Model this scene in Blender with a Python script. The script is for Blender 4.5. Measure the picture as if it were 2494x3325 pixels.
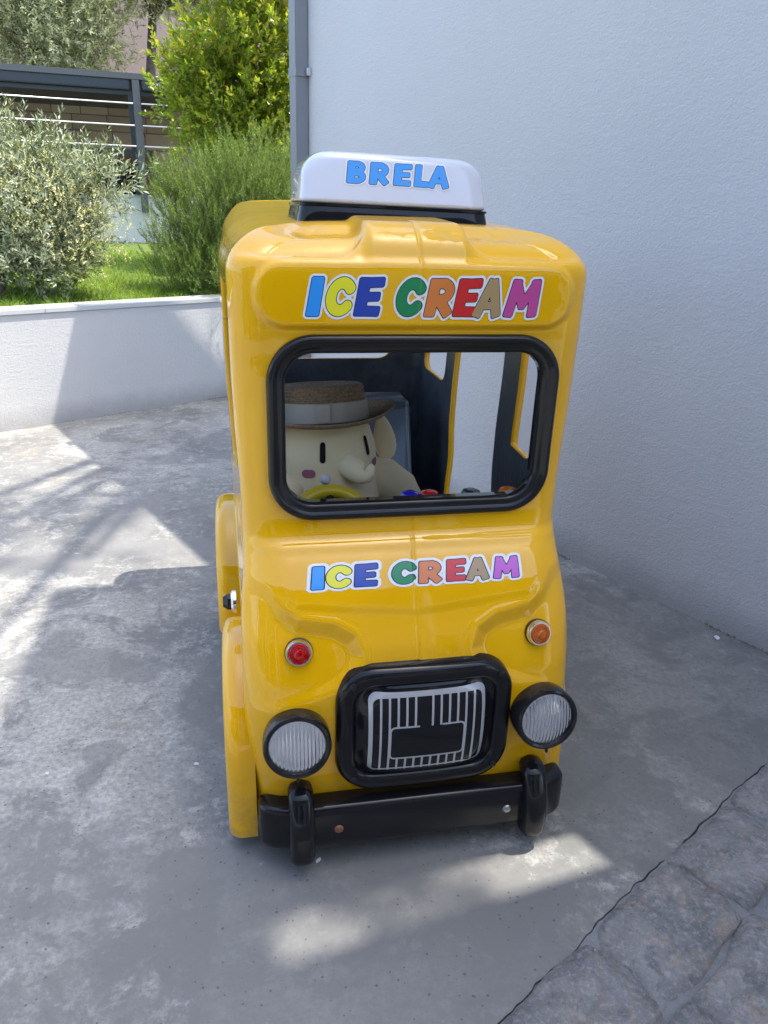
import bpy, bmesh, math, random
import numpy as np
from mathutils import Vector, Matrix
from mathutils.bvhtree import BVHTree

S = bpy.context.scene
for o in list(bpy.data.objects): bpy.data.objects.remove(o)
rng = np.random.default_rng(7); random.seed(7)
R = math.radians

# ------------------------------------------------------------ camera, sky, sun, exposure
cd = bpy.data.cameras.new('camera'); cam = bpy.data.objects.new('camera', cd)
S.collection.objects.link(cam); S.camera = cam
cd.sensor_fit = 'VERTICAL'; cd.sensor_height = 36; cd.lens = 36*1663/2212
cd.clip_start = .05; cd.clip_end = 600
cam.matrix_world = Matrix(((.99957798, -.02904936, 0, 0), (.0105085, .36159374, -.93227654, 0),
                           (.02708204, .9318831, .3617464, 1.55), (0, 0, 0, 1)))
SUN_AZ, SUN_EL = R(12), R(70)
w = bpy.data.worlds.new('World'); S.world = w; w.use_nodes = True
wn = w.node_tree.nodes; bg = wn['Background']
sky = wn.new('ShaderNodeTexSky'); sky.sky_type = 'NISHITA'; sky.sun_disc = False
sky.sun_elevation = SUN_EL; sky.sun_rotation = R(90)-SUN_AZ
sky.air_density = 1.0; sky.dust_density = 2.6; sky.ozone_density = .8
w.node_tree.links.new(sky.outputs[0], bg.inputs[0]); bg.inputs[1].default_value = .15
sl = bpy.data.lights.new('sun', 'SUN'); sl.energy = 2.2; sl.angle = R(.5); sl.color = (1, .95, .86)
so = bpy.data.objects.new('sun', sl); S.collection.objects.link(so)
sd = Vector((math.cos(SUN_AZ)*math.cos(SUN_EL), math.sin(SUN_AZ)*math.cos(SUN_EL), math.sin(SUN_EL)))
so.rotation_euler = sd.to_track_quat('Z', 'Y').to_euler(); so.location = sd*40
S.view_settings.view_transform = 'Standard'; S.view_settings.look = 'None'
S.view_settings.gamma = 1; S.view_settings.exposure = 1.9; S.view_settings.use_curve_mapping = False
S.cycles.max_bounces = 10; S.cycles.transmission_bounces = 8; S.cycles.transparent_max_bounces = 12
S.cycles.diffuse_bounces = 5

# ------------------------------------------------------------ helpers
def link(o, parent=None):
    S.collection.objects.link(o)
    if parent: o.parent = parent
    return o
def tag(o, label=None, cat=None, group=None, kind=None):
    if label: o['label'] = label
    if cat: o['category'] = cat
    if group: o['group'] = group
    if kind: o['kind'] = kind
    return o
def empty(name, loc=(0, 0, 0), rz=0, parent=None):
    o = bpy.data.objects.new(name, None); o.location = loc; o.rotation_euler = (0, 0, rz)
    o.empty_display_size = .1
    return link(o, parent)
def mk(name, v, f, mats, parent=None, smooth=True, mi=None):
    me = bpy.data.meshes.new(name)
    me.from_pydata([tuple(map(float, p)) for p in v], [], [tuple(map(int, q)) for q in f])
    for m in (mats if isinstance(mats, (list, tuple)) else [mats]): me.materials.append(m)
    if mi is not None: me.polygons.foreach_set('material_index', np.asarray(mi, np.int32))
    me.polygons.foreach_set('use_smooth', [smooth]*len(me.polygons)); me.update()
    return link(bpy.data.objects.new(name, me), parent)
def mkq(name, V, F, mats, parent=None, smooth=True):
    """fast: V (n,3), F (m,k) all faces the same size"""
    me = bpy.data.meshes.new(name); n, (m, k) = len(V), F.shape
    me.vertices.add(n); me.vertices.foreach_set('co', np.asarray(V, np.float32).ravel())
    me.loops.add(m*k); me.loops.foreach_set('vertex_index', F.astype(np.int32).ravel())
    me.polygons.add(m); me.polygons.foreach_set('loop_start', np.arange(0, m*k, k, dtype=np.int32))
    me.polygons.foreach_set('loop_total', np.full(m, k, np.int32))
    me.polygons.foreach_set('use_smooth', np.full(m, smooth))
    for mm in (mats if isinstance(mats, (list, tuple)) else [mats]): me.materials.append(mm)
    me.update(calc_edges=True); me.validate()
    return link(bpy.data.objects.new(name, me), parent)
def bmo(name, bm, mats, parent=None, smooth=True, bevel=0, seg=2, recalc=True):
    if bevel:
        bmesh.ops.bevel(bm, geom=[e for e in bm.edges], offset=bevel, segments=seg, affect='EDGES', clamp_overlap=True)
    if recalc: bmesh.ops.recalc_face_normals(bm, faces=bm.faces)
    me = bpy.data.meshes.new(name); bm.to_mesh(me); bm.free()
    for m in (mats if isinstance(mats, (list, tuple)) else [mats]): me.materials.append(m)
    me.polygons.foreach_set('use_smooth', [smooth]*len(me.polygons))
    o = link(bpy.data.objects.new(name, me), parent)
    return o
def autosmooth(o, a=40):
    me = o.data; bm = bmesh.new(); bm.from_mesh(me)
    for e in bm.edges:
        e.smooth = len(e.link_faces) < 2 or e.calc_face_angle(0) < R(a)
    bm.to_mesh(me); bm.free(); return o
def box(bm, x0, x1, y0, y1, z0, z1, M=None):
    r = bmesh.ops.create_cube(bm, size=1)
    for v in r['verts']:
        v.co = Vector(((x0+x1)/2+v.co.x*(x1-x0), (y0+y1)/2+v.co.y*(y1-y0), (z0+z1)/2+v.co.z*(z1-z0)))
        if M: v.co = M @ v.co
def boxo(name, b, mat, parent=None, bevel=.003, M=None, seg=2):
    bm = bmesh.new(); box(bm, *b, M)
    return autosmooth(bmo(name, bm, mat, parent, True, bevel, seg))
def lathe_vf(prof, n=32, axis='z'):
    """prof list of (r, h)"""
    V, F = [], []
    for r, h in prof:
        for k in range(n):
            a = 2*math.pi*k/n
            V.append((r*math.cos(a), r*math.sin(a), h))
    for i in range(len(prof)-1):
        for k in range(n):
            k2 = (k+1) % n
            F.append((i*n+k, i*n+k2, (i+1)*n+k2, (i+1)*n+k))
    if prof[0][0] > 1e-6: F.append(tuple(range(n-1, -1, -1)))
    if prof[-1][0] > 1e-6: F.append(tuple((len(prof)-1)*n+k for k in range(n)))
    V = np.array(V)
    if axis == '-y': V = np.stack([V[:, 0], -V[:, 2], V[:, 1]], 1)
    return V, F
def lathe(name, prof, mat, parent=None, n=32, axis='z', loc=(0, 0, 0), rot=None, ang=35):
    V, F = lathe_vf(prof, n, axis)
    if rot is not None: V = V @ np.array(rot).T
    V = V+np.array(loc)
    return autosmooth(mk(name, V, F, mat, parent), ang)
def tube_vf(P, rad, n=8):
    P = np.asarray(P, float); m = len(P); rad = np.broadcast_to(rad, (m,))
    T = np.gradient(P, axis=0); T /= np.linalg.norm(T, axis=1)[:, None]+1e-9
    up = np.array([0, 0, 1.]) if abs(T[0] @ [0, 0, 1]) < .9 else np.array([1., 0, 0])
    V = []
    for i in range(m):
        a = np.cross(T[i], up); a /= np.linalg.norm(a)+1e-9; b = np.cross(T[i], a)
        for k in range(n):
            th = 2*math.pi*k/n; V.append(P[i]+rad[i]*(math.cos(th)*a+math.sin(th)*b))
    F = [(i*n+k, i*n+(k+1) % n, (i+1)*n+(k+1) % n, (i+1)*n+k) for i in range(m-1) for k in range(n)]
    F.append(tuple(range(n-1, -1, -1))); F.append(tuple((m-1)*n+k for k in range(n)))
    return V, F
def join_vf(lst):
    V, F = [], []
    for v, f in lst:
        b = len(V); V += [tuple(p) for p in v]; F += [tuple(i+b for i in q) for q in f]
    return V, F
def sstep(a, b, x):
    t = np.clip((x-a)/(b-a), 0, 1); return t*t*(3-2*t)
def pchip(xs, ys):
    xs, ys = np.array(xs, float), np.array(ys, float); h = np.diff(xs); d = np.diff(ys)/h
    m = np.zeros(len(xs)); m[0], m[-1] = d[0], d[-1]
    for i in range(1, len(xs)-1):
        m[i] = 0 if d[i-1]*d[i] <= 0 else 2/(1/d[i-1]+1/d[i])
    def f(x):
        x = np.clip(np.asarray(x, float), xs[0], xs[-1]); i = np.clip(np.searchsorted(xs, x)-1, 0, len(xs)-2)
        t = (x-xs[i])/h[i]
        return ((1+2*t)*(1-t)**2*ys[i]+t*(1-t)**2*h[i]*m[i]+t*t*(3-2*t)*ys[i+1]+t*t*(t-1)*h[i]*m[i+1])
    return f
def sd_rbox(x, y, cx, cy, hx, hy, r):
    qx, qy = np.abs(x-cx)-hx+r, np.abs(y-cy)-hy+r
    return np.hypot(np.maximum(qx, 0), np.maximum(qy, 0))+np.minimum(np.maximum(qx, qy), 0)-r
def sd_poly(x, y, P):
    P = np.array(P); d = np.full(np.shape(x), 1e9); s = np.ones(np.shape(x))
    for i in range(len(P)):
        a, b = P[i], P[i-1]; ex, ey = b-a; wx, wy = x-a[0], y-a[1]
        t = np.clip((wx*ex+wy*ey)/(ex*ex+ey*ey), 0, 1)
        d = np.minimum(d, (wx-ex*t)**2+(wy-ey*t)**2)
        c1, c2, c3 = y >= a[1], y < b[1], ex*wy > ey*wx
        s = np.where((c1 & c2 & c3) | (~c1 & ~c2 & ~c3), -s, s)
    return s*np.sqrt(d)

# ------------------------------------------------------------ materials
class N:
    def __init__(s, name):
        s.m = bpy.data.materials.new(name); s.m.use_nodes = True; s.t = s.m.node_tree
        s.p = s.t.nodes['Principled BSDF']; s.out = s.t.nodes['Material Output']
    def n(s, typ, props=None, **inp):
        x = s.t.nodes.new('ShaderNode'+typ)
        for k, v in (props or {}).items(): setattr(x, k, v)
        for k, v in inp.items():
            i = x.inputs[int(k[1:])] if k[0] == '_' and k[1:].isdigit() else x.inputs[k.replace('_', ' ')]
            s.set(i, v)
        return x
    def set(s, i, v):
        if isinstance(v, bpy.types.NodeSocket): s.t.links.new(v, i)
        elif isinstance(v, bpy.types.Node): s.t.links.new(v.outputs[0], i)
        elif isinstance(v, (tuple, list)) and len(v) == 3 and len(getattr(i, 'default_value', (0, 0, 0))) == 4: i.default_value = (*v, 1)
        else: i.default_value = v
    def P(s, **k):
        for a, v in k.items(): s.set(s.p.inputs[a.replace('_', ' ')], v)
        return s
    def co(s): return s.n('TexCoord').outputs['Object']
    def noise(s, scale, detail=4, rough=.55, vec=None, dist=0):
        return s.n('TexNoise', None, Vector=vec or s.co(), Scale=scale, Detail=detail, Roughness=rough, Distortion=dist).outputs[0]
    def ramp(s, fac, a, b, c0=(0, 0, 0), c1=(1, 1, 1), mid=None):
        r = s.n('ValToRGB', None, Fac=fac); e = r.color_ramp.elements
        e[0].position, e[1].position = a, b; e[0].color, e[1].color = (*c0, 1), (*c1, 1)
        for p, c in (mid or []): x = e.new(p); x.color = (*c, 1)
        return r.outputs[0]
    def mix(s, fac, a, b, mode='MIX'):
        x = s.t.nodes.new('ShaderNodeMix'); x.data_type = 'RGBA'; x.blend_type = mode
        s.set(x.inputs[0], fac); s.set(x.inputs[6], a); s.set(x.inputs[7], b); return x.outputs[2]
    def math(s, op, a, b=0.): return s.n('Math', {'operation': op}, _0=a, _1=b).outputs[0]
    def bump(s, h, strength=.3, dist=.01, normal=None):
        k = dict(Height=h, Strength=strength, Distance=dist)
        if normal: k['Normal'] = normal
        b = s.n('Bump', None, **k); s.set(s.p.inputs['Normal'], b.outputs[0]); return b.outputs[0]
def simple(name, col, rough=.5, metal=0, coat=0, **k):
    x = N(name); x.P(Base_Color=col, Roughness=rough, Metallic=metal, Coat_Weight=coat, Coat_Roughness=.03, **k); return x.m

def mat_yellow():
    x = N('yellow_gelcoat')
    n1 = x.noise(3.0, 3); n2 = x.noise(38, 5, .7)
    c = x.mix(x.ramp(n1, .3, .75), (.78, .398, .0005), (.88, .466, .001))
    sp = x.ramp(x.noise(160, 2), .74, .80)
    c = x.mix(x.math('MULTIPLY', sp, .35), c, (.45, .25, .03))
    tz = x.n('SeparateXYZ', None, Vector=x.co()).outputs[2]; top = x.n('MapRange', None, Value=tz, _1=1.475, _2=1.50).outputs[0]   # dust on the roof dulls the gelcoat
    c = x.mix(x.math('MULTIPLY', x.math('MULTIPLY', top, x.ramp(x.noise(14, 6, .7), .4, .65)), .35), c, (.55, .42, .20))
    low = x.n('MapRange', None, Value=tz, _1=.30, _2=.05).outputs[0]; c = x.mix(x.math('MULTIPLY', x.math('MULTIPLY', low, x.ramp(x.noise(22, 7, .7), .42, .62)), .5), c, (.30, .22, .10))
    st = x.n('Mapping', None, Vector=x.co(), Rotation=(.3, .9, .5), Scale=(9, 160, 60)); sc_ = x.ramp(x.n('TexNoise', None, Vector=st.outputs[0], Scale=1.6, Detail=3.).outputs[0], .70, .73)
    c = x.mix(x.math('MULTIPLY', x.math('MULTIPLY', sc_, x.ramp(x.noise(2.2, 2), .5, .6)), .5), c, (.85, .62, .16))
    c = x.mix(x.math('MULTIPLY', x.ramp(x.noise(5, 7, .7), .55, .75), .18), c, (.52, .30, .02))
    x.P(Base_Color=c, Roughness=.35, Specular_IOR_Level=.05, Coat_Weight=x.math('SUBTRACT', 1., x.math('MULTIPLY', top, .30)), Coat_Roughness=x.math('ADD', x.math('MULTIPLY', x.ramp(n2, .4, .9), .015), x.math('MULTIPLY', top, .04)), Coat_IOR=1.56)
    b = x.n('Bump', None, Height=x.math('ADD', x.noise(9, 2), x.math('MULTIPLY', x.noise(34, 2), .22)), Strength=x.math('ADD', .05, x.math('MULTIPLY', top, .10)), Distance=.02); x.set(x.p.inputs['Normal'], b.outputs[0]); x.set(x.p.inputs['Coat Normal'], b.outputs[0])
    return x.m
def mat_black(name='black_gloss_paint', rough=.12, col=(.006, .006, .008)):
    x = N(name); sc = x.ramp(x.noise(60, 6, .75, dist=1.5), .60, .72)
    x.P(Base_Color=x.mix(x.math('MULTIPLY', sc, .35), col, (.02, .02, .022)), Roughness=.5, Specular_IOR_Level=.08, Coat_Weight=.9, Coat_IOR=1.40, Coat_Roughness=x.math('ADD', x.math('MULTIPLY', sc, .15), rough*.22))
    b_ = x.n('Bump', None, Height=x.noise(14, 2), Strength=.05, Distance=.01); x.set(x.p.inputs['Coat Normal'], b_.outputs[0])
    return x.m
def mat_interior():
    x = N('dark_grey_resin'); a = x.noise(9, 6, .65)
    x.P(Base_Color=x.ramp(a, .3, .75, (.036, .043, .055), (.09, .105, .128)), Roughness=.38)
    x.bump(x.noise(45, 5, .6), .35, .01); return x.m
def mat_stucco(name, col, sc=105., st=.62):
    x = N(name); a = x.noise(.9, 5, .6); b = x.noise(6, 6, .6)
    c = x.mix(x.ramp(a, .3, .7), tuple(v*.93 for v in col), col)
    c = x.mix(x.math('MULTIPLY', x.ramp(b, .62, .8), .25), c, tuple(v*.8 for v in col))
    x.P(Base_Color=c, Roughness=.9)
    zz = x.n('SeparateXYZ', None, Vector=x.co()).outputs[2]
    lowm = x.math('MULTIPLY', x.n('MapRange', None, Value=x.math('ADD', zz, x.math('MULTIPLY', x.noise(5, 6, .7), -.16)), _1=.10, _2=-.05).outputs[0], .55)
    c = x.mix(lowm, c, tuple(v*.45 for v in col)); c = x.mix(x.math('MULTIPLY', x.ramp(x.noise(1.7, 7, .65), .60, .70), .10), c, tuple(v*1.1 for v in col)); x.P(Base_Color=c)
    h = x.math('ADD', x.noise(sc, 5, .65), x.math('MULTIPLY', x.noise(sc*.32, 4, .6), .8))
    x.bump(h, st, .010); return x.m
def mat_concrete():
    x = N('worn_concrete'); co = x.co()
    warp = x.n('VectorMath', {'operation': 'ADD'}, _0=co, _1=x.n('VectorMath', {'operation': 'SCALE'}, _0=x.n('TexNoise', None, Vector=co, Scale=2.3, Detail=5.).outputs[1], Scale=.16).outputs[0]).outputs[0]
    big = x.noise(1.35, 9, .62, warp); med = x.noise(4.1, 9, .68, warp); fine = x.noise(55, 6, .7); big2 = x.noise(.75, 7, .6, warp, .6)
    c = x.ramp(big, .40, .58, (.185, .193, .19), (.425, .435, .418))
    c = x.mix(x.math('MULTIPLY', x.ramp(med, .38, .64), .6), x.mix(.4, c, (.19, .195, .20)), x.mix(.5, c, (.47, .475, .475)))
    damp = x.ramp(big2, .515, .555); c = x.mix(x.math('MULTIPLY', damp, .72), c, (.165, .172, .18))
    d2 = x.ramp(x.noise(2.2, 10, .66, warp, .7), .53, .58); c = x.mix(x.math('MULTIPLY', d2, .7), c, (.135, .142, .15))
    d3 = x.ramp(x.noise(5.0, 10, .7, warp, .5), .54, .60); c = x.mix(x.math('MULTIPLY', d3, .55), c, (.15, .155, .16))
    brown = x.ramp(x.noise(2.9, 6, .65, warp), .60, .72); c = x.mix(x.math('MULTIPLY', brown, .5), c, (.30, .26, .20))
    lime = x.ramp(x.noise(7.5, 9, .74, warp), .55, .66); c = x.mix(x.math('MULTIPLY', lime, .5), c, (.54, .545, .55))
    c = x.mix(x.ramp(fine, .36, .62), x.mix(.6, c, (.12, .125, .125)), c)
    scum = x.ramp(x.noise(17, 8, .75, warp), .54, .62); c = x.mix(x.math('MULTIPLY', scum, .38), c, (.50, .51, .50))
    grit = x.ramp(x.noise(125, 4, .65), .57, .66); c = x.mix(x.math('MULTIPLY', grit, .65), c, (.13, .13, .135))
    sx = x.n('SeparateXYZ', None, Vector=warp)
    def stain_shade(cx, cy, rx, ry, soft):
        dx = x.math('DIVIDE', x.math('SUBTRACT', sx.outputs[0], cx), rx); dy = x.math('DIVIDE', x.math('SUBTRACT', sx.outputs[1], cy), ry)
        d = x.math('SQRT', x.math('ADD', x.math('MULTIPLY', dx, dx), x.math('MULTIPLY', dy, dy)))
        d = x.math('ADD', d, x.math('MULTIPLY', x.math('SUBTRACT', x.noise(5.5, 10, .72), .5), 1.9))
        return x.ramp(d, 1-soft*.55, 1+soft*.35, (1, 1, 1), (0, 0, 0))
    for (cx, cy, rx, ry, soft, amt, col) in [(.95, 2.5, .75, .95, .40, .60, (.115, .124, .125)), (.75, 1.85, .22, .3, .15, .6, (.12, .128, .13)), (1.25, 2.1, .3, .16, .12, .5, (.12, .128, .13)), (.62, 2.35, .14, .25, .12, .5, (.10, .108, .11)), (-.55, 1.15, .22, .16, .15, .5, (.15, .158, .158)), (-1.0, 2.45, .3, .12, .14, .55, (.17, .178, .178)), (-.45, 2.3, .16, .3, .15, .55, (.16, .168, .168)), (.45, 1.45, .2, .12, .12, .5, (.14, .148, .148)), (.05, 1.42, .6, .36, .25, .8, (.15, .155, .16)), (-.75, 1.5, .4, .22, .2, .45, (.17, .175, .18)), (-1.5, 3.3, .26, .13, .12, .8, (.19, .195, .2)),  # broad ellipse under the truck front is painted shade, the rest stains
                                            (-1.25, 3.85, .13, .5, .12, .7, (.20, .205, .21)), (-.95, 3.5, .30, .14, .12, .75, (.19, .195, .2)), (-2.0, 3.2, .35, .12, .15, .75, (.19, .195, .2)), (-.75, 1.98, .07, .05, .3, .6, (.16, .165, .17))]:
        c = x.mix(x.math('MULTIPLY', stain_shade(cx, cy, rx, ry, soft), amt), c, col)
    vo = x.n('TexVoronoi', None, Vector=co, Scale=62., Randomness=1.)
    rnd = x.n('SeparateColor', None, Color=vo.outputs['Color'])
    pit = x.math('MULTIPLY', x.math('LESS_THAN', vo.outputs['Distance'], x.math('ADD', .04, x.math('MULTIPLY', rnd.outputs[1], .17))), x.math('GREATER_THAN', rnd.outputs[0], x.math('ADD', -.12, x.math('MULTIPLY', x.noise(2.2, 4), 1.35))))
    c = x.mix(x.math('MULTIPLY', pit, .7), c, (.05, .052, .055))
    c = x.mix(1., c, (1.05, 1.0, .925), 'MULTIPLY')
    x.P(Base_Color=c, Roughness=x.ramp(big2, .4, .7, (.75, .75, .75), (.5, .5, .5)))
    h = x.math('ADD', x.math('MULTIPLY', fine, .35), x.math('MULTIPLY', med, .6)); h = x.math('SUBTRACT', h, x.math('MULTIPLY', pit, .8))
    x.bump(h, .35, .006); return x.m
def mat_stone():
    x = N('rough_limestone'); g = x.n('NewGeometry'); ri = x.n('ObjectInfo').outputs['Random']
    co = x.n('VectorMath', {'operation': 'ADD'}, _0=x.co(), _1=x.n('CombineXYZ', None, X=x.math('MULTIPLY', ri, 37.), Y=x.math('MULTIPLY', ri, 91.))).outputs[0]
    a = x.noise(5, 8, .7, co, .5); b = x.noise(14, 8, .7, co, 1.); c3 = x.noise(3.3, 5, .6, co)
    c = x.ramp(a, .32, .7, (.17, .17, .17), (.37, .355, .335))
    c = x.mix(x.math('MULTIPLY', x.ramp(b, .50, .62), .65), c, (.37, .285, .215))
    c = x.mix(x.math('MULTIPLY', x.ramp(c3, .5, .7), .4), c, (.20, .215, .25))
    c = x.mix(x.math('MULTIPLY', x.ramp(x.noise(24, 9, .75, co, .8), .52, .62), .6), c, (.12, .125, .13)); c = x.mix(x.math('MULTIPLY', x.ramp(x.noise(75, 6, .75, co), .50, .62), .6), c, (.42, .42, .42))
    x.P(Base_Color=c, Roughness=.75)
    h = x.math('ADD', x.noise(26, 9, .72, co, .8), x.math('MULTIPLY', x.noise(9, 5, .6, co), 1.2))
    x.bump(h, 1., .022); return x.m
def mat_mortar():
    x = N('cement_mortar'); a = x.noise(6, 8, .65)
    c = x.ramp(a, .35, .65, (.20, .21, .215), (.29, .30, .305)); c = x.mix(x.math('MULTIPLY', x.ramp(x.noise(85, 5, .75), .5, .62), .35), c, (.15, .155, .16))
    x.P(Base_Color=c, Roughness=.85)
    x.bump(x.math('ADD', x.noise(70, 6, .75), x.math('MULTIPLY', x.noise(18, 6, .7), 1.5)), .9, .012); return x.m
def mat_leaf(name, c0, c1, back=None, trans=.35, rough=.45, tip=None):
    x = N(name); g = x.n('NewGeometry'); r = g.outputs['Random Per Island']
    c = x.ramp(r, 0., 1., c0, c1, [(.5, tuple((a+b)/2 for a, b in zip(c0, c1)))]+([(.93, tip)] if tip else []))
    if back: c = x.mix(g.outputs['Backfacing'], c, back)
    x.P(Base_Color=c, Roughness=rough)
    t = x.n('BsdfTranslucent', None, Color=x.mix(.4, c, (.55, .60, .04), 'MIX') if not back else c)
    m = x.n('MixShader', None, _0=trans, _1=x.p.outputs[0], _2=t.outputs[0]); x.t.links.new(m.outputs[0], x.out.inputs[0])
    return x.m
def mat_bark():
    x = N('olive_bark'); a = x.noise(22, 7, .7, dist=.8)
    x.P(Base_Color=x.ramp(a, .3, .7, (.05, .042, .033), (.23, .19, .15)), Roughness=.9); x.bump(a, .9, .02); return x.m
def mat_lens(name, col, rough=.03, em=None):
    return simple(name, col, rough, Transmission_Weight=.75, IOR=1.49)

YEL = mat_yellow(); BLK = mat_black(); DRK = mat_interior()
RUB = mat_black('black_rubber', .16, (.008, .008, .009)); BLKM = mat_black('black_plastic', .35, (.011, .011, .012))
CHR = simple('chrome', (.75, .76, .78), .06, 1); SIL = simple('silver_vinyl', (.50, .51, .53), .32, .35)
STEEL = simple('zinc_bolt', (.42, .42, .43), .35, 1); RUST = simple('rusty_bolt', (.28, .13, .07), .6, .5)
WHT = simple('white_acrylic', (.60, .62, .68), .12, 0, .8)
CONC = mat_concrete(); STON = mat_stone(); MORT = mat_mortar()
WALLM = mat_stucco('white_stucco', (.63, .625, .625)); GWALL = mat_stucco('white_render', (.72, .71, .69), 150, .6)
COPE = simple('pale_marble', (.62, .63, .63), .12); PIPE = simple('grey_painted_metal', (.235, .245, .255), .45)
ANTH = simple('anthracite_aluminium', (.10, .105, .115), .4); ANTD = simple('dark_blue_aluminium', (.028, .036, .05), .35)
BARK = mat_bark()

# ------------------------------------------------------------ ground
JD = np.array([math.cos(R(42.2)), math.sin(R(42.2))]); JN = np.array([JD[1], -JD[0]])   # along the joint / towards the paving
J0 = np.array([.26, 1.099])
def jag(seed, amp, n=2600, t0=-6, t1=9):
    r = np.random.default_rng(seed); t = np.linspace(t0, t1, n); y = np.zeros(n)
    for k, a in ((1, 1.4), (2, .9), (5, .6), (11, .45), (22, .5)):
        ctrl = r.normal(0, 1, n//max(3, 150//(k*2))+3); y += a*np.interp(np.linspace(0, len(ctrl)-1, n), np.arange(len(ctrl)), ctrl)
    return t, y*amp
def half_sheet(name, side, seed, gap, z, depth, mat, far):
    t, j = jag(3, .0035); t2, j2 = jag(seed+20, .0006); j = j+np.abs(j2)*side
    E = J0+np.outer(t, JD)+np.outer(j+side*gap, JN)
    a, b = E[0]+JN*side*far, E[-1]+JN*side*far
    top = np.vstack([E, [b], [a]]); n = len(top)
    V = [(x, y, z) for x, y in top]+[(x, y, z-depth) for x, y in E]
    m = len(E); F = [tuple(range(n)) if side < 0 else tuple(range(n-1, -1, -1))]
    F += [(i, i+1, n+i+1, n+i) if side > 0 else (i+1, i, n+i, n+i+1) for i in range(m-1)]
    o = mk(name, V, F, mat, None, False); bm = bmesh.new(); bm.from_mesh(o.data)
    bmesh.ops.recalc_face_normals(bm, faces=bm.faces)
    if [f for f in bm.faces if len(f.verts) > 20][0].normal.z < 0: bmesh.ops.reverse_faces(bm, faces=bm.faces)
    bmesh.ops.triangulate(bm, faces=[f for f in bm.faces if len(f.verts) > 20]); bm.to_mesh(o.data); bm.free()
    return tag(o, kind='structure')
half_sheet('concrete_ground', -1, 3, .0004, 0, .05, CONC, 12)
paving = half_sheet('stone_paving', 1, 8, .0004, -.004, .05, MORT, 9)
sub = N('soil'); sub.P(Base_Color=sub.ramp(sub.noise(.6, 8), .3, .7, (.16, .15, .13), (.30, .28, .25)), Roughness=.95)
mk('terrain', [(-300, -300, -.045), (300, -300, -.045), (300, 300, -.045), (-300, 300, -.045)], [(0, 1, 2, 3)], sub.m, None, False)['kind'] = 'structure'
# paving stones, one object each
def stone_mesh(lx, ly, seed):
    r = np.random.default_rng(seed); n = 9; c = .5*np.array([lx, ly])
    V = []
    u = np.array([-1, -.965, -.72, -.38, 0, .38, .72, .965, 1])
    corner = r.uniform(.72, 1.0, (2, 2)); ph = r.uniform(0, 6, 6)
    H = r.normal(0, .0035, (n, n)); H = (H+np.roll(H, 1, 0)+np.roll(H, 1, 1))/2
    tilt = r.normal(0, .004, 2)
    for b in range(n):
        for a in range(n):
            x, y = u[a], u[b]
            k = max(abs(x), abs(y)); rr = (abs(x)**12+abs(y)**12)**(1/12)
            s = k/rr if rr > 0 else 1; s = 1-(1-s)*.9
            wob = 1+(.05*math.sin(3*x+ph[0]+2*y)+.035*math.sin(6*y+ph[1]-4*x)+.025*math.sin(11*x+ph[2]+9*y))*k**2
            X, Yy = x*c[0]*s*wob, y*c[1]*s*wob
            z = .013+H[b, a]+tilt[0]*x+tilt[1]*y if k < .99 else -.012
            if .9 < k < .99: z = max(z-.006, .003)
            V.append((X, Yy, z))
    F = [(b*n+a, b*n+a+1, (b+1)*n+a+1, (b+1)*n+a) for b in range(n-1) for a in range(n-1)]
    return V, F
row = .012; k = 0
ang = R(42.2)
pats = [[.20, .31, .27, .36, .30, .42, .33, .28], [.34, .26, .40, .29, .35, .31, .38]]
widths = [.205, .235, .22, .25, .21, .24, .23, .22]
for ri, wd in enumerate(widths):
    t = [-.62, -.75, -.5, -.68, -.8, -.6, -.7, -.55][ri]; r = np.random.default_rng(40+ri)
    while t < 2.6:
        L = float(r.uniform(.22, .38)); g = float(r.uniform(.016, .034))
        p = J0+JD*(t+L/2)+JN*(row+wd/2)
        V, F = stone_mesh(L+g*.35, wd+.016, 100+k)
        o = mk('paving_stone', V, F, STON, paving); o.location = (p[0], p[1], 0); o.rotation_euler.z = ang+float(r.normal(0, .03)); k += 1
        t += L+g
    row += wd+float(r.uniform(.016, .03))

# ------------------------------------------------------------ house, downpipe
COR = np.array([-.601, 5.548]); HD = np.array([.5814, -.8136]); HN = np.array([-.8136, -.5814])  # along wall, outward
house = tag(empty('house', (*COR, 0), math.atan2(HD[1], HD[0])), 'house with a tall white stucco wall filling the right side behind the ice cream truck', 'house')
# local: x along wall, y inward (behind the wall)
prof = [(0.02, -.05), (4.44, -.05), (4.44, 4.05), (4.61, 6.9), (4.61, 8.7), (2.62, 6.55), (2.60, 4.5), (0.02, 4.5)]
def prism(P, y0, y1):
    n = len(P); V = [(x, y0, z) for x, z in P]+[(x, y1, z) for x, z in P]
    F = [tuple(range(n)), tuple(range(2*n-1, n-1, -1))]+[(i, i+n, (i+1) % n+n, (i+1) % n) for i in range(n)]
    return V, F
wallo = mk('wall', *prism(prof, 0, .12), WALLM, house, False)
mk('wall', *prism([(4.44, -.05), (4.59, -.05), (4.59, 4.05), (4.44, 4.05)], 0, .12), WALLM, house, False)  # slanted slit between these wall pieces is added to throw a sun streak
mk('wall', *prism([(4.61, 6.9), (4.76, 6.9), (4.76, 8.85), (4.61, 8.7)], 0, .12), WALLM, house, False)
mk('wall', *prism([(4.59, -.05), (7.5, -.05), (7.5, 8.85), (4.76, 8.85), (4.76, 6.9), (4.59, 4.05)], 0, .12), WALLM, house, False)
mk('end_wall', *prism([(.04, 0), (.34, 0), (.34, 4.46), (.04, 4.46)], .123, 3.9), WALLM, house, False)
mk('roof_slab', *prism([(-.8, 4.503), (2.58, 4.503), (2.58, 4.60), (-.8, 4.60)], .02, 4.0), PIPE, house, False)
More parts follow.
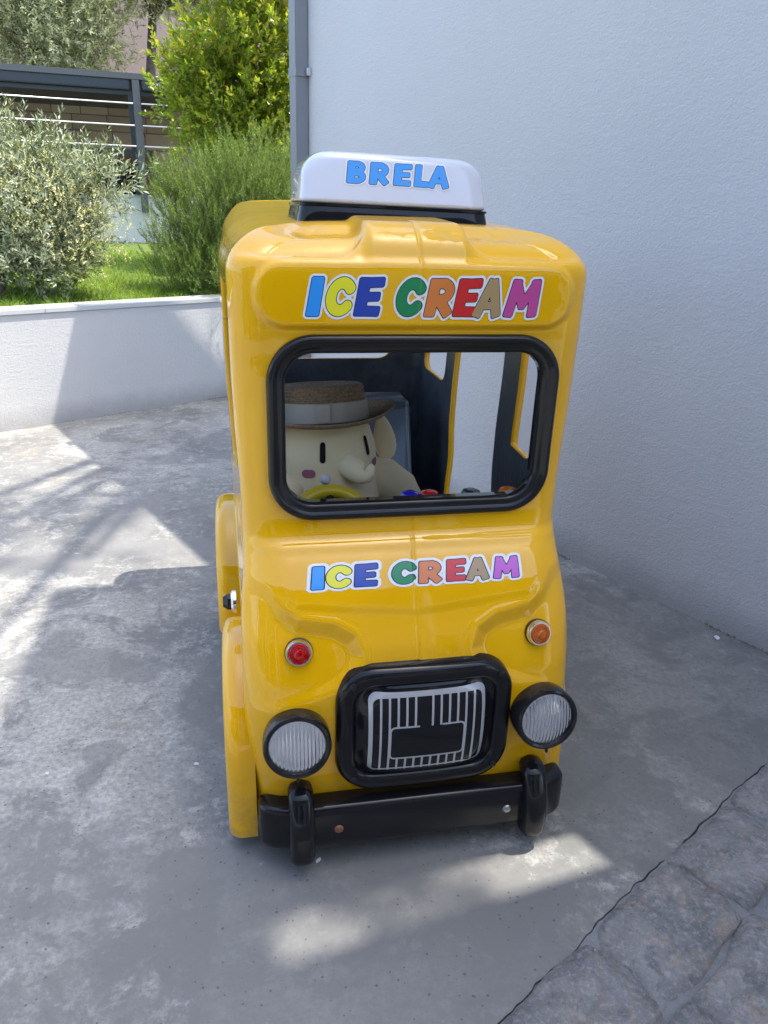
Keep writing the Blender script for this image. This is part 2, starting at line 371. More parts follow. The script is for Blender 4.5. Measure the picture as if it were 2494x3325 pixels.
for o in house.children:
    bm = bmesh.new(); bm.from_mesh(o.data); bmesh.ops.recalc_face_normals(bm, faces=bm.faces); bm.to_mesh(o.data); bm.free()
dp = tag(empty('downpipe', (*(COR+HN*.004), 0), math.atan2(HD[1], HD[0])), 'square grey metal downpipe on the corner of the white house wall', 'downpipe')
boxo('pipe', (.0, .088, -.088, 0, .02, 4.4), PIPE, dp, .004)
for zz in (2.33, .7): 
    boxo('bracket', (-.003, .095, -.091, .001, zz, zz+.05), PIPE, dp, .001)
    boxo('clip', (.0975, .125, -.03, .0, zz+.004, zz+.046), CHR, dp, .002)

# ------------------------------------------------------------ garden wall, lawn
G0 = np.array([-2.531, 5.611]); GA = R(44.9); GD = np.array([math.cos(GA), math.sin(GA)]); GN = np.array([GD[1], -GD[0]])
gw = tag(empty('garden_wall', (*G0, 0), GA), 'low white rendered garden wall with a marble coping, half in sun, left of the truck', 'garden wall')
boxo('wall', (-4.5, 3.6, .0, .22, -.03, .815), GWALL, gw, .004)
x0 = -4.55
for L in (1.5, 1.6, 1.52, 1.6, 1.55):
    boxo('coping_slab', (x0, x0+L-.003, -.010, .25, .815, .848), COPE, gw, .003); x0 += L
def gz(x, y):
    d = (np.array([x, y])-G0) @ -GN
    return .78+np.clip(d-.2, 0, 9)*.072
T0 = np.array([-3.3, 11.0]); TA = R(18); TD = np.array([math.cos(TA), math.sin(TA)]); TN = np.array([TD[1], -TD[0]])
grassm = N('lawn'); a = grassm.noise(3, 6); grassm.P(Base_Color=grassm.ramp(a, .3, .7, (.045, .075, .012), (.10, .15, .02)), Roughness=.9)
V, F = [], []; nu, nv = 40, 24
for j in range(nv):
    for i in range(nu):
        s, d = -6+i/(nu-1)*14, .2+j/(nv-1)*7.0
        p = G0+GD*s-GN*d; V.append((*p, gz(*p)+.02*math.sin(2.1*s)*math.cos(1.7*d)))
F = [(j*nu+i, j*nu+i+1, (j+1)*nu+i+1, (j+1)*nu+i) for j in range(nv-1) for i in range(nu-1)]
mk('lawn', V, [q for q in F], grassm.m)['kind'] = 'structure'

# vegetation builders -------------------------------------------------
def leaf_cloud(P, D, n_leaf, tl, ll, lw, spread, rs, fold=.25, pair=True, droop=.0, curl=.15, taper=.5):
    """twigs at P (N,3) heading D: leaves in rows along each. Returns V,F (tris) and twig axis ends"""
    Nn = len(P); D = D/np.linalg.norm(D, axis=1)[:, None]
    a = np.cross(D, rs.normal(0, 1, (Nn, 3))); a /= np.linalg.norm(a, axis=1)[:, None]; b = np.cross(D, a)
    tl = tl*rs.uniform(.6, 1.25, Nn)
    Vs, Fs = [], []; bend = rs.normal(0, curl, (Nn, 1))*a+np.array([0, 0, -droop])
    for k in range(n_leaf):
        t = (k+.6)/n_leaf
        base = P+D*(tl*t)[:, None]+bend*(tl*t*t)[:, None]
        th = k*(math.pi if pair else 2.4)+(k//2)*(1.3 if pair else 0)+rs.normal(0, .35, Nn)
        rad = np.cos(th)[:, None]*a+np.sin(th)[:, None]*b
        sp = spread*(1-.45*t)
        ld = D*math.cos(sp)+rad*math.sin(sp)+rs.normal(0, .14, (Nn, 3)); ld /= np.linalg.norm(ld, axis=1)[:, None]
        nr = np.cross(ld, np.cross(D, ld)+rs.normal(0, .5, (Nn, 3))); nr /= np.linalg.norm(nr, axis=1)[:, None]
        sd_ = np.cross(nr, ld)
        L = (ll*rs.uniform(.65, 1.2, Nn)*(1-taper*abs(t-.45)))[:, None]; W = L*lw/ll*.5
        mid = base+ld*L*.48
        v = np.stack([base, mid+sd_*W+nr*W*fold, base+ld*L-nr*L*.06, mid-sd_*W+nr*W*fold], 1)
        Vs.append(v.reshape(-1, 3))
    V = np.vstack(Vs); q = np.arange(len(V)//4)*4
    F = np.concatenate([np.stack([q, q+1, q+2], 1), np.stack([q, q+2, q+3], 1)])
    ends = P+D*tl[:, None]+bend*tl[:, None]
    return V, F, ends
def twig_sticks(P, E, r):
    d = E-P; a = np.cross(d, [.3, .2, 1.]); a /= np.linalg.norm(a, axis=1)[:, None]+1e-9; b = np.cross(d, a); b /= np.linalg.norm(b, axis=1)[:, None]+1e-9
    V = np.stack([P+a*r, P-a*r*.5+b*r*.8, P-a*r*.5-b*r*.8, E], 1).reshape(-1, 3); q = np.arange(len(P))*4
    F = np.concatenate([np.stack([q, q+1, q+3], 1), np.stack([q+1, q+2, q+3], 1), np.stack([q+2, q, q+3], 1)])
    return V, F
def crown_pts(ells, n, rs, shell=.55):
    """points in a union of ellipsoids (centre, radii, weight)"""
    P, O = [], []; wts = np.array([e[2] for e in ells]); cnt = (wts/wts.sum()*n).astype(int)
    for (c, rd, _), m in zip(ells, cnt):
        d = rs.normal(0, 1, (m, 3)); d /= np.linalg.norm(d, axis=1)[:, None]
        rr = rs.uniform(0, 1, m)**shell; lump = 1+.18*np.sin(d[:, 0]*7+c[0]*5)*np.sin(d[:, 2]*6+c[1])+.12*rs.normal(0, 1, m)
        P.append(np.array(c)+d*(rr*lump)[:, None]*np.array(rd)); O.append(d)
    return np.vstack(P), np.vstack(O)
def limbs(base, tips, r0, rs, n=7, sag=.15):
    out = []
    for tp_ in tips:
        t = np.linspace(0, 1, n)[:, None]; b = np.array(base); e = np.array(tp_)
        P = b+(e-b)*t+np.array([0, 0, 1.])*sag*np.sin(t*math.pi)*np.linalg.norm(e-b)+np.cumsum(rs.normal(0, .018, (n, 3)), 0)*(t > 0)
        out.append(tube_vf(P, np.linspace(r0, r0*.22, n), 6))
    return out
def plant(name, label, cat, base, ells, ntw, nl, tl, ll, lw, spread, mat, seed, up=.5, out=.7, pair=True, group=None, trunk_r=.03, nlimb=8,
          stick=None, droop=0., stick_mat=None, shell=.5, curl=.15, trunk_pts=None, jit=.45, taper=.5, leafpart='foliage'):
    rs = np.random.default_rng(seed)
    root = tag(empty(name, base), label, cat, group); B = np.array(base, float)
    P, O = crown_pts(ells, ntw, rs, shell)
    D = O*out+np.array([0, 0, up])+rs.normal(0, jit, O.shape)
    V, F, E = leaf_cloud(P-B, D, nl, tl, ll, lw, spread, rs, pair=pair, droop=droop, curl=curl, taper=taper)
    fo = mkq(leafpart, V, F, mat, root, False); fo['kind'] = 'stuff'
    if stick:
        V, F = twig_sticks(P-B, E, stick); mkq('twigs', V, F, stick_mat or BARK, root, False)['kind'] = 'stuff'
    tips = P[rs.integers(0, len(P), nlimb)]-B
    if trunk_pts is not None:
        tv = tube_vf(np.array(trunk_pts)-B, np.linspace(trunk_r, trunk_r*.6, len(trunk_pts)), 9); st = np.array(trunk_pts[-1])-B
    else: tv = None; st = np.zeros(3)
    if tv: mk('trunk', *tv, BARK, root)
    mk('limb', *join_vf(limbs(st, tips, trunk_r*.5, rs)), BARK, root)
    return root
M_OLV = mat_leaf('olive_leaf', (.10, .14, .055), (.32, .37, .14), (.44, .48, .32), .25, .6)
M_OLF = mat_leaf('olive_leaf_far', (.19, .235, .075), (.46, .50, .18), (.46, .49, .28), .3, .5)
M_FLW = mat_leaf('olive_blossom', (.60, .58, .22), (.80, .76, .42), None, .2, .7)
M_ROS = mat_leaf('rosemary_leaf', (.05, .11, .02), (.25, .38, .07), None, .28, .5)
M_LAU = mat_leaf('laurel_leaf', (.13, .25, .015), (.52, .64, .05), None, .5, .25, (.42, .30, .05))
M_GRS = mat_leaf('grass_blade', (.16, .28, .03), (.40, .56, .08), None, .45, .6)
M_STEM = simple('green_stem', (.12, .11, .06), .8)

# grass
rs = np.random.default_rng(5); n = 30000
s, d = rs.uniform(-2.2, 2.6, n), .24+rs.uniform(0, 1, n)**1.4*5.2
p = G0+np.outer(s, GD)-np.outer(d, GN); z = .78+np.clip(d-.2, 0, 9)*.072
P = np.stack([p[:, 0], p[:, 1], z], 1); lump = .6+.6*np.sin(s*9+2*np.sin(d*5))**2
H = rs.uniform(.035, .085, n)*lump; a = rs.uniform(0, 6.28, n); wv = np.stack([np.cos(a), np.sin(a), 0*a], 1)*.0035
ln = rs.normal(0, .5, (n, 3)); ln[:, 2] = 1; tip = P+ln*H[:, None]
V = np.stack([P-wv, P+wv, (P+tip)/2+wv*.8+np.array([0, 0, .008]), tip], 1).reshape(-1, 3); q = np.arange(n)*4
mkq('grass', V, np.concatenate([np.stack([q, q+1, q+2], 1), np.stack([q, q+2, q+3], 1)]), M_GRS, None, False)['kind'] = 'stuff'

# little weeds and grit along the feet of the walls
def weeds(name, A, d, L, out, n, seed):
    rs = np.random.default_rng(seed); t = rs.uniform(0, 1, n)*L; t = t[np.sin(t*5.3+seed)+np.sin(t*13.1) > .25]; n = len(t)
    P = np.array(A)+np.outer(t, d)+np.outer(np.abs(rs.normal(.004, .006, n)), out); P = np.c_[P, np.zeros(n)]
    a = rs.uniform(0, 6.28, n); wv = np.stack([np.cos(a), np.sin(a), 0*a], 1)*.0016; ln = rs.normal(0, .6, (n, 3)); ln[:, 2] = .8; ln[:, :2] += np.array(out)*.5; tip = P+ln*rs.uniform(.008, .028, n)[:, None]
    V = np.stack([P-wv, P+wv, tip], 1).reshape(-1, 3); q = np.arange(n)*3
    mkq(name, V, np.stack([q, q+1, q+2], 1), M_WED, None, False)['kind'] = 'stuff'
M_WED = mat_leaf('weed', (.05, .06, .02), (.16, .17, .07), None, .2, .7)
weeds('weeds', COR+HN*.002, HD, 4.2, HN, 900, 2); weeds('weeds', G0-GD*1.5+GN*.002, GD, 3.5, GN, 500, 4)
# olive bush, left foreground
ol = plant('olive_bush', 'grey green olive bush in blossom behind the garden wall at the left edge', 'olive bush', (-3.25, 6.4, .84),
      [((-3.15, 6.5, 1.50), (.62, .5, .62), 3), ((-2.75, 6.6, 1.62), (.5, .4, .40), 2), ((-2.75, 6.5, 1.28), (.40, .4, .36), 1.6), ((-3.45, 6.5, 2.1), (.36, .4, .5), 1.3),
       ((-3.05, 6.5, 1.15), (.6, .45, .30), 2), ((-3.35, 6.5, 2.62), (.10, .2, .42), .25), ((-2.35, 6.55, 1.72), (.28, .25, .18), .5)],
      2300, 13, .21, .070, .0165, .95, M_OLV, 11, .55, .6, stick=.0022, stick_mat=M_STEM, trunk_r=.07, nlimb=14,
      trunk_pts=[(-3.12, 6.25, .80), (-3.1, 6.3, .98), (-3.18, 6.4, 1.2)])
rs = np.random.default_rng(3)
P, O = crown_pts([((-2.75, 6.4, 1.5), (.6, .4, .42), 3), ((-3.1, 6.4, 1.3), (.6, .4, .45), 2), ((-2.5, 6.45, 1.3), (.4, .35, .35), 1.5)], 1900, rs, .3)
V, F, _ = leaf_cloud(P-np.array((-3.25, 6.4, .84)), O*.3+np.array([0, 0, .7])+rs.normal(0, .4, O.shape), 8, .06, .016, .013, 1.2, rs, pair=False)
mkq('blossom', V, F, M_FLW, ol, False)['kind'] = 'stuff'
# rosemary bush
plant('rosemary_bush', 'bushy dark green rosemary with upright needle twigs behind the truck roof', 'rosemary bush', (-1.62, 7.35, .9),
      [((-1.60, 7.45, 1.50), (.55, .5, .45), 3), ((-1.25, 7.5, 1.72), (.50, .5, .42), 2.2), ((-1.80, 7.4, 1.15), (.42, .45, .35), 2), ((-1.1, 7.5, 1.40), (.5, .5, .5), 2), ((-1.98, 7.45, 1.62), (.16, .2, .25), .5), ((-1.6, 7.2, 1.0), (.5, .35, .22), 1.6), ((-1.2, 7.2, 1.05), (.5, .4, .3), 1.5)],
      3800, 40, .20, .028, .0062, .95, M_ROS, 12, .95, .45, pair=False, stick=.0016, stick_mat=M_STEM, trunk_r=.03, nlimb=40, jit=.28, taper=.3)
# laurel
plant('laurel_shrub', 'tall bright yellow green laurel shrub beside the downpipe', 'shrub', (-1.5, 8.9, 1.0),
      [((-1.55, 9.0, 2.35), (.75, .6, .65), 3), ((-1.35, 9.0, 3.1), (.8, .6, .7), 3), ((-1.95, 9.0, 2.75), (.50, .5, .50), 1.6), ((-1.3, 9.0, 3.9), (.55, .5, .6), 1.6), ((-1.2, 9.0, 1.8), (.7, .5, .5), 1.6)],
      2900, 11, .22, .082, .040, .9, M_LAU, 13, .5, .6, pair=False, stick=.003, stick_mat=M_STEM, trunk_r=.045, nlimb=16)
# olive trees and others behind the pergola
plant('olive_tree', 'large silvery olive tree rising behind the grey pergola beam at top left', 'olive tree', (-6.2, 16.5, 1.0),
      [((-6.6, 16, 4.6), (1.6, 1.2, 1.3), 4), ((-5.95, 16, 4.5), (.9, 1.0, 1.05), 2.5), ((-7.6, 16, 5.2), (1.4, 1.2, 1.4), 3), ((-5.9, 16.2, 5.8), (1.5, 1.2, 1.2), 3)],
      6500, 11, .30, .10, .028, .95, M_OLF, 21, .4, .6, stick=.004, trunk_r=.14, nlimb=10, trunk_pts=[(-6.2, 16.5, 1.0), (-6.1, 16.4, 2.2), (-6.2, 16.3, 3.2)], group='olive trees beyond the pergola')
plant('olive_tree', 'pale olive tree with a visible grey trunk between the pergola and the laurel shrub', 'olive tree', (-4.85, 17.3, 1.0),
      [((-4.3, 17.2, 6.0), (1.3, 1.0, .95), 3), ((-3.3, 17.2, 5.9), (1.2, 1.0, 1.1), 2.5), ((-5.0, 17.4, 6.2), (1.0, 1.0, 1.0), 2), ((-2.4, 17.4, 5.9), (1.1, 1., 1.2), 2)],
      6500, 11, .32, .10, .030, .95, M_OLF, 22, .3, .6, stick=.004, trunk_r=.13, nlimb=10, trunk_pts=[(-4.75, 17.3, 1.0), (-4.82, 17.3, 2.8), (-4.87, 17.3, 4.0), (-4.75, 17.3, 5.0)], group='olive trees beyond the pergola')

# ------------------------------------------------------------ pergola, terrace, stone house
per = tag(empty('pergola', (*T0, 0), TA), 'dark grey metal pergola with three thin rods above the low terrace wall', 'pergola')
def L2(s, d=0): return T0+TD*s-TN*d
boxo('beam', (-4.5, 3.4, -.055, .06, 3.03, 3.10), ANTH, per, .004)
boxo('roller_box', (-4.5, -.075, -.04, .08, 2.915, 3.026), ANTD, per, .01)
boxo('roller_box', (.075, 3.4, -.075, .07, 2.915, 3.026), ANTD, per, .01)
boxo('lower_rail', (-4.5, 3.4, .03, .09, 2.86, 2.91), ANTD, per, .004)
boxo('post', (-.045, .045, -.06, .05, 1.47, 3.027), ANTH, per, .004)
boxo('post', (-.105, -.05, .02, .08, 1.69, 2.858), ANTD, per, .004)
boxo('post', (3.0, 3.09, -.06, .05, 1.47, 3.027), ANTH, per, .004); boxo('post', (-3.6, -3.51, -.06, .05, 1.47, 3.027), ANTH, per, .004)
rodm = simple('white_rod', (.75, .75, .74), .3, .2)
for zz in (2.755, 2.505, 2.265):
    mk('rod', *tube_vf([(-4.4, -.10, zz), (-.05, -.10, zz)], .009, 8), rodm, per); mk('rod', *tube_vf([(.05, -.10, zz), (3.3, -.10, zz)], .009, 8), rodm, per)
boxo('roof', (-4.5, 3.4, .09, 3.2, 3.0, 3.06), ANTD, per, 0)
boxo('type_plate', (.17, .30, -.079, -.0755, 2.955, 3.0), WHT, per, .0)
tw = tag(empty('terrace_wall', (*T0, 0), TA), 'low white wall below the pergola post at the top of the lawn', 'terrace wall')
boxo('wall', (-5, 4.0, .062, .26, 1.0, 1.66), GWALL, tw, .004); boxo('cap', (-5, 4.0, .055, .28, 1.66, 1.69), GWALL, tw, .004)
sh = tag(empty('stone_house', (*T0, 0), TA), 'beige stone block house in the shade behind the pergola rods', 'house')
stb = N('beige_stone'); stb.P(Base_Color=stb.mix(stb.n('ObjectInfo').outputs['Random'], (.50, .40, .28), (.68, .56, .42)), Roughness=.85); stb.bump(stb.noise(20, 6), .3, .01)
boxo('wall', (-5, 4.6, 3.06, 3.3, 1.2, 3.4), MORT, sh, 0)
boxo('porch_floor', (-5, 4, .285, 3.05, 1.3, 1.42), MORT, sh, 0)
k = 0; zz = 1.42
for rr in range(7):
    hh = [.24, .27, .22, .26, .25, .23, .26][rr]; s = -4.6-(rr % 2)*.2; r = np.random.default_rng(60+rr)
    while s < 3.5:
        L = float(r.uniform(.38, .62))
        if not (-1.45 < s+L/2 < .35 and zz < 2.30):
            boxo('stone_block', (s, s+L-.012, 3.035+float(r.uniform(0, .012)), 3.07, zz+.004, zz+hh-.008), stb.m, sh, .004, seg=1)
        s += L
    zz += hh
wood = N('varnished_wood'); wood.P(Base_Color=wood.ramp(wood.noise(9, 5, dist=2), .3, .7, (.20, .06, .02), (.36, .13, .04)), Roughness=.35)
dr = boxo('door', (-1.25, .15, 3.0, 3.05, 1.42, 2.27), simple('dark_glass', (.01, .012, .014), .06), sh, .003)
for b in ((-1.27, -1.17, 2.97, 3.06, 1.42, 2.20), (.07, .17, 2.97, 3.06, 1.42, 2.20), (-1.27, .17, 2.97, 3.06, 2.203, 2.29), (-.60, -.53, 2.98, 3.06, 1.42, 2.20)): boxo('frame', b, wood.m, dr, .004)
pk = tag(empty('pink_house', (-6.4, 21, 0), .2), 'pale pink house wall with a small iron balcony seen between the olive trees', 'house')
boxo('wall', (-4, 6.5, 0, .4, -.04, 9), mat_stucco('pink_render', (.50, .37, .31), 40), pk, 0)
rail = [tube_vf([(1.95+.16*i, -.35, 4.25), (1.95+.16*i, -.35, 4.95)], .012, 6) for i in range(6)]+[tube_vf([(1.9, -.35, 4.95), (2.8, -.35, 4.95)], .02, 6), tube_vf([(1.9, -.35, 4.25), (2.8, -.35, 4.25)], .02, 6)]
mk('balcony_rail', *join_vf(rail), ANTD, pk); boxo('balcony_slab', (1.88, 2.85, -.42, -.003, 4.1, 4.2), GWALL, pk, .004)

# surroundings outside the frame: pine over the house that dapples the yard, house and trees across the yard behind the camera
M_PIN = mat_leaf('pine_needles', (.03, .06, .015), (.07, .11, .03), None, .15, .6)
plant('pine_tree', 'tall pine behind the white house whose crown dapples the yard with shade', 'pine tree', (1.2, 8.4, 0),
      [((1.75, 4.72, 9.1), (.42, .20, .3), 1.8), ((1.30, 4.45, 9.0), (.50, .20, .3), 1.8), ((1.45, 4.02, 9.0), (.40, .11, .15), .9), ((1.05, 4.1, 9.0), (.3, .12, .15), .6), ((1.5, 3.72, 9.0), (.30, .09, .1), .4), ((2.6, 6.9, 9.2), (.9, .8, .7), 3), ((3.0, 2.1, 8.5), (.30, .11, .3), 1.5), ((1.75, 2.85, 9.0), (.40, .16, .15), .8)],
      600, 14, .26, .12, .012, .8, M_PIN, 31, .4, .6, pair=False, trunk_r=.2, nlimb=18, trunk_pts=[(1.2, 8.4, -.04), (1.3, 8.2, 3), (1.6, 7.6, 6), (2.0, 6.9, 8.6)])
ob = tag(empty('villa', (-1.5, -4.2, 0), .1), 'pale villa across the yard behind the photographer', 'house')
boxo('wall', (-7, 7, -4, 0, -.04, 3.3), mat_stucco('cream_render', (.66, .60, .50), 40), ob, .01)
for i, (wx, hw) in enumerate([(-5.2, .8), (-2.6, .9), (.1, 1.0), (2.6, .7), (5.2, .8)]):
    f = boxo('window', (wx-hw, wx+hw, .003, .05, .25, 2.3), WHT, ob, .005); boxo('pane', (wx-hw+.1, wx+hw-.1, .052, .056, .35, 2.2), simple('window_glass', (.012, .014, .016), .03), f, 0)
boxo('roof', (-7.4, 7.4, -4.4, 1.5, 3.303, 3.5), simple('dark_eave', (.06, .045, .035), .8), ob, .02)
for px in (-6.5, -3.9, -1.3, 1.35, 3.9, 6.5): boxo('column', (px-.11, px+.11, 1.15, 1.37, -.04, 3.30), GWALL, ob, .01)
for i, (bx, by, bs) in enumerate([(-4.6, -2.0, .8), (2.6, -2.3, .9), (-2.6, -2.6, .5)]):
    plant('hedge_bush', ['round dark green hedge bush left of the yard in front of the villa', 'tall dark green hedge bush right of the yard in front of the villa', 'small dark green hedge bush in the middle of the villa front'][i], 'hedge', (bx, by, -.04),
          [((bx, by, bs*.75), (bs*.8, bs*.7, bs*.85), 3)], 500, 8, .18, .06, .03, .9, M_ROS, 70+i, nlimb=5, group='hedge bushes along the villa')

# ------------------------------------------------------------ the ice cream truck ride
TR = tag(empty('ice_cream_truck', (.10, 1.60, 0), R(11.5)), 'yellow coin ride ice cream truck with black bumper and rooftop sign standing on the concrete', 'kiddie ride')
F0 = pchip([.04, .10, .18, .26, .40, .50, .58, .66, .72, .77, .805, .83, .87, .95, 1.1, 1.25, 1.32, 1.40, 1.46],
           [.045, .02, -.002, -.014, -.024, -.020, -.004, .030, .060, .094, .128, .146, .155, .158, .156, .150, .146, .146, .150])
WZ = pchip([.04, .2, .45, .62, .80, .90, 1.1, 1.46], [.405, .412, .416, .414, .398, .400, .408, .414])
XC, YB = -.008, 1.79
def build_body():
    zr = np.linspace(.05, 1.425, 330); nr = 16
    Nf, Na, Ns, Nb = 220, 16, 150, 50
    rows = []; vrow = []
    def loop(Fy, W, Rf, Rb, Bk):
        P = []
        xs = np.linspace(-W+Rf, W-Rf, Nf); P += [(x, Fy) for x in xs]
        for k in range(1, Na): a = -math.pi/2+math.pi/2*k/Na; P.append((W-Rf+Rf*math.cos(a), Fy+Rf+Rf*math.sin(a)))
        P += [(W, y) for y in np.linspace(Fy+Rf, Bk-Rb, Ns)]
        for k in range(1, Na): a = math.pi/2*k/Na; P.append((W-Rb+Rb*math.cos(a), Bk-Rb+Rb*math.sin(a)))
        P += [(x, Bk) for x in np.linspace(W-Rb, -W+Rb, Nb)]
        for k in range(1, Na): a = math.pi/2+math.pi/2*k/Na; P.append((-W+Rb+Rb*math.cos(a), Bk-Rb+Rb*math.sin(a)))
        P += [(-W, y) for y in np.linspace(Bk-Rb, Fy+Rf, Ns)]
        for k in range(1, Na): a = math.pi+math.pi/2*k/Na; P.append((-W+Rf+Rf*math.cos(a), Fy+Rf+Rf*math.sin(a)))
        return np.array(P)
    def lift(P, s):   # roof rise to the rear and crown
        return s*(.045*np.clip(P[:, 1]-.2, 0, 2)+.020*(1-np.abs(np.clip(P[:, 0]/.42, -1, 1))**2.5)-.006)
    for z in zr:
        rf = .105-.035*float(sstep(.74, .88, z)); P = loop(float(F0(z)), float(WZ(z)), rf, .09, YB); rows.append(np.c_[P[:, 0]+XC, P[:, 1], np.full(len(P), z)]); vrow.append(z)
    z1 = 1.425; Fy, W = float(F0(z1)), float(WZ(z1)); rh, rv = .098, .082
    for k in range(1, nr+1):
        a = math.pi/2*k/nr; d = rh*(1-math.cos(a))
        P = loop(Fy+d*1.05, W-d, .07-d*.05, .09-d*.4, YB-d); s = math.sin(a)
        rows.append(np.c_[P[:, 0]+XC, P[:, 1], z1+rv*s+lift(P, s**2)]); vrow.append(z1+.083*math.pi/2*k/nr)
    P = rows[-1]; nc = 30; v0 = vrow[-1]
    med = np.c_[np.full(len(P), XC), np.clip(P[:, 1], .72, 1.25)]
    for k in range(1, nc+1):
        t = k/nc*.985; Q = P[:, :2]*(1-t)+med*t
        rows.append(np.c_[Q, z1+rv+lift(Q, 1.)]); vrow.append(v0+.55*t)
    G = np.array(rows); G[:, :, 0] += (G[:, :, 0]-XC)*.055*sstep(.12, .8, G[:, :, 1])*sstep(.5, .8, G[:, :, 2]); nR, nC = G.shape[:2]; vv = np.array(vrow)
    fc = np.zeros(nC); fc[:Nf] = 1
    for k in range(1, Na):
        fc[Nf+k-1] = max(0, 1-k/Na*1.15); fc[nC-k] = max(0, 1-k/Na*1.15)
    # normals
    du = np.roll(G, -1, 1)-np.roll(G, 1, 1); dv = np.gradient(G, axis=0); Nn = np.cross(du, dv)
    Nn /= np.linalg.norm(Nn, axis=2)[:, :, None]+1e-12
    X = G[:, :, 0]-XC; VZ = np.repeat(vv[:, None], nC, 1); ax = np.abs(X)
    D = np.zeros((nR, nC))
    # lamp scoops beside the bonnet ridge
    sc = sd_poly(ax, VZ, [(.60, .74), (.355, .725), (.325, .685), (.285, .655), (.20, .640), (.155, .615), (.143, .575), (.158, .53), (.20, .50), (.27, .475), (.34, .455), (.60, .42)])
    D -= .020*sstep(.016, -.026, sc)*sstep(.40, .60, VZ)*np.maximum(fc, .0)
    ridge = np.exp(-((sc-.016)/.010)**2)*.002*(ax > .12)*fc*sstep(.48, .56, VZ); D += ridge
    # text pad at the top (raised lozenge) and the scoops above it
    pad = sd_rbox(X, VZ, 0, 1.385, .352, .064, .06); D += .013*sstep(.012, -.004, pad)*fc
    up = sd_rbox(ax, VZ, .40, 1.62, .283, .156, .06); D -= .025*sstep(.010, -.020, up)*np.clip(fc*1.0, 0, 1)*sstep(.72, .60, VZ-1.0)
    mid = sstep(.128, .100, ax)*sstep(1.44, 1.49, VZ)*sstep(1.86, 1.80, VZ)*fc; D += .012*mid
    # cowl crease and lower pad
    D += .006*np.exp(-((VZ-.802)/.011)**2)*fc
    lp = sd_poly(ax, VZ, [(0, .790), (.345, .790), (.330, .735), (.285, .690), (0, .665)]); D += .004*sstep(.012, -.01, lp)*fc
    # mould seam, off by a hair
    seam = X-.004*np.sin(VZ*9)-.003*np.sin(VZ*23+1); D -= .0022*np.exp(-(seam/.0028)**2)*fc*(vv[:, None] < 1.62)
    D += .0016*sstep(-.003, .003, seam)*sstep(.10, .02, ax)*fc*(vv[:, None] < 1.62)
    # hand laid unevenness
    D += .0012*np.sin(X*11+VZ*7)*np.sin(VZ*9-X*3)
    # side mouldings
    sidec = (fc == 0) & (G[:, :, 1] > .14) & (G[:, :, 1] < YB-.1)
    Y = G[:, :, 1]
    G2 = G+Nn*D[:, :, None]
    V = G2.reshape(-1, 3)
    # openings
    SD = np.full((nR, nC), 9.)
    low = VZ < 1.44
    frontc = np.zeros(nC, bool); frontc[:Nf] = True
    sd_w = sd_rbox(G[:, :, 0]-XC, G[:, :, 2], .005, 1.083, .321, .197, .085)
    SD = np.where(frontc[None] & low, np.minimum(SD, sd_w), SD)
    q = sd_poly(Y, VZ, [(.245, 1.385), (.535, 1.385), (.535, .925), (.40, .925), (.245, 1.00)])-.006
    dr_ = sd_rbox(Y, VZ, .958, .84, .262, .555, .06)
    rw = sd_rbox(Y, VZ, 1.50, 1.165, .165, .225, .045)
    ss = np.minimum(np.minimum(q, dr_), rw)
    SD = np.where(sidec & low, np.minimum(SD, ss), SD)
    i0 = Nf+2*(Na-1)+Ns
    backc = np.zeros(nC, bool); backc[i0:i0+Nb] = True
    sb = sd_rbox(X, G[:, :, 2], 0, 1.175, .285, .215, .07)
    SD = np.where(backc[None] & low, np.minimum(SD, sb), SD)
    i, j = np.meshgrid(np.arange(nR-1), np.arange(nC), indexing='ij'); j2 = (j+1) % nC
    Q = np.stack([i*nC+j, i*nC+j2, (i+1)*nC+j2, (i+1)*nC+j], -1).reshape(-1, 4)
    sdf = SD.reshape(-1); cs = sdf[Q].mean(1)
    keep = cs > 0; Qk = Q[keep]
    used_d = np.zeros(len(V), bool); used_d[Q[~keep].ravel()] = True; used_k = np.zeros(len(V), bool); used_k[Qk.ravel()] = True
    bd = np.where(used_d & used_k)[0]
    # snap the cut edge to the outline
    gr = np.zeros((nR, nC, 3)); eps = 1e-4
    for b in bd:
        r_, c_ = divmod(b, nC)
        if frontc[c_]:
            f = lambda x, z: float(sd_rbox(np.array(x), np.array(z), .005, 1.083, .321, .197, .085)); u, z = G[r_, c_, 0]-XC, G[r_, c_, 2]; k0 = 0
        elif backc[c_]:
            f = lambda x, z: float(sd_rbox(np.array(x), np.array(z), 0, 1.175, .285, .215, .07)); u, z = G[r_, c_, 0]-XC, G[r_, c_, 2]; k0 = 0
        else:
            def f(y, z):
                y, z = np.array([y]), np.array([z])
                return float(min(sd_poly(y, z, [(.245, 1.385), (.535, 1.385), (.535, .925), (.40, .925), (.245, 1.00)])[0]-.006, sd_rbox(y, z, .958, .84, .262, .555, .06)[0], sd_rbox(y, z, 1.50, 1.165, .165, .225, .045)[0]))
            u, z = G[r_, c_, 1], G[r_, c_, 2]; k0 = 1
        d = f(u, z); gu, gw_ = (f(u+eps, z)-d)/eps, (f(u, z+eps)-d)/eps; g2 = gu*gu+gw_*gw_+1e-9
        if abs(d) < .02: V[b, k0] -= d*gu/g2; V[b, 2] -= d*gw_/g2
    rem = -np.ones(len(V), int); uk = np.unique(Qk); rem[uk] = np.arange(len(uk))
    o = mkq('body', V[uk], rem[Qk], [YEL, DRK], TR)
    bm = bmesh.new(); bm.from_mesh(o.data)
    last = [v for v in bm.verts]
    bmesh.ops.remove_doubles(bm, verts=last, dist=.0004); 
    be = [e for e in bm.edges if e.is_boundary and min(v.co.z for v in e.verts) > 1.5]
    bmesh.ops.holes_fill(bm, edges=be, sides=0)
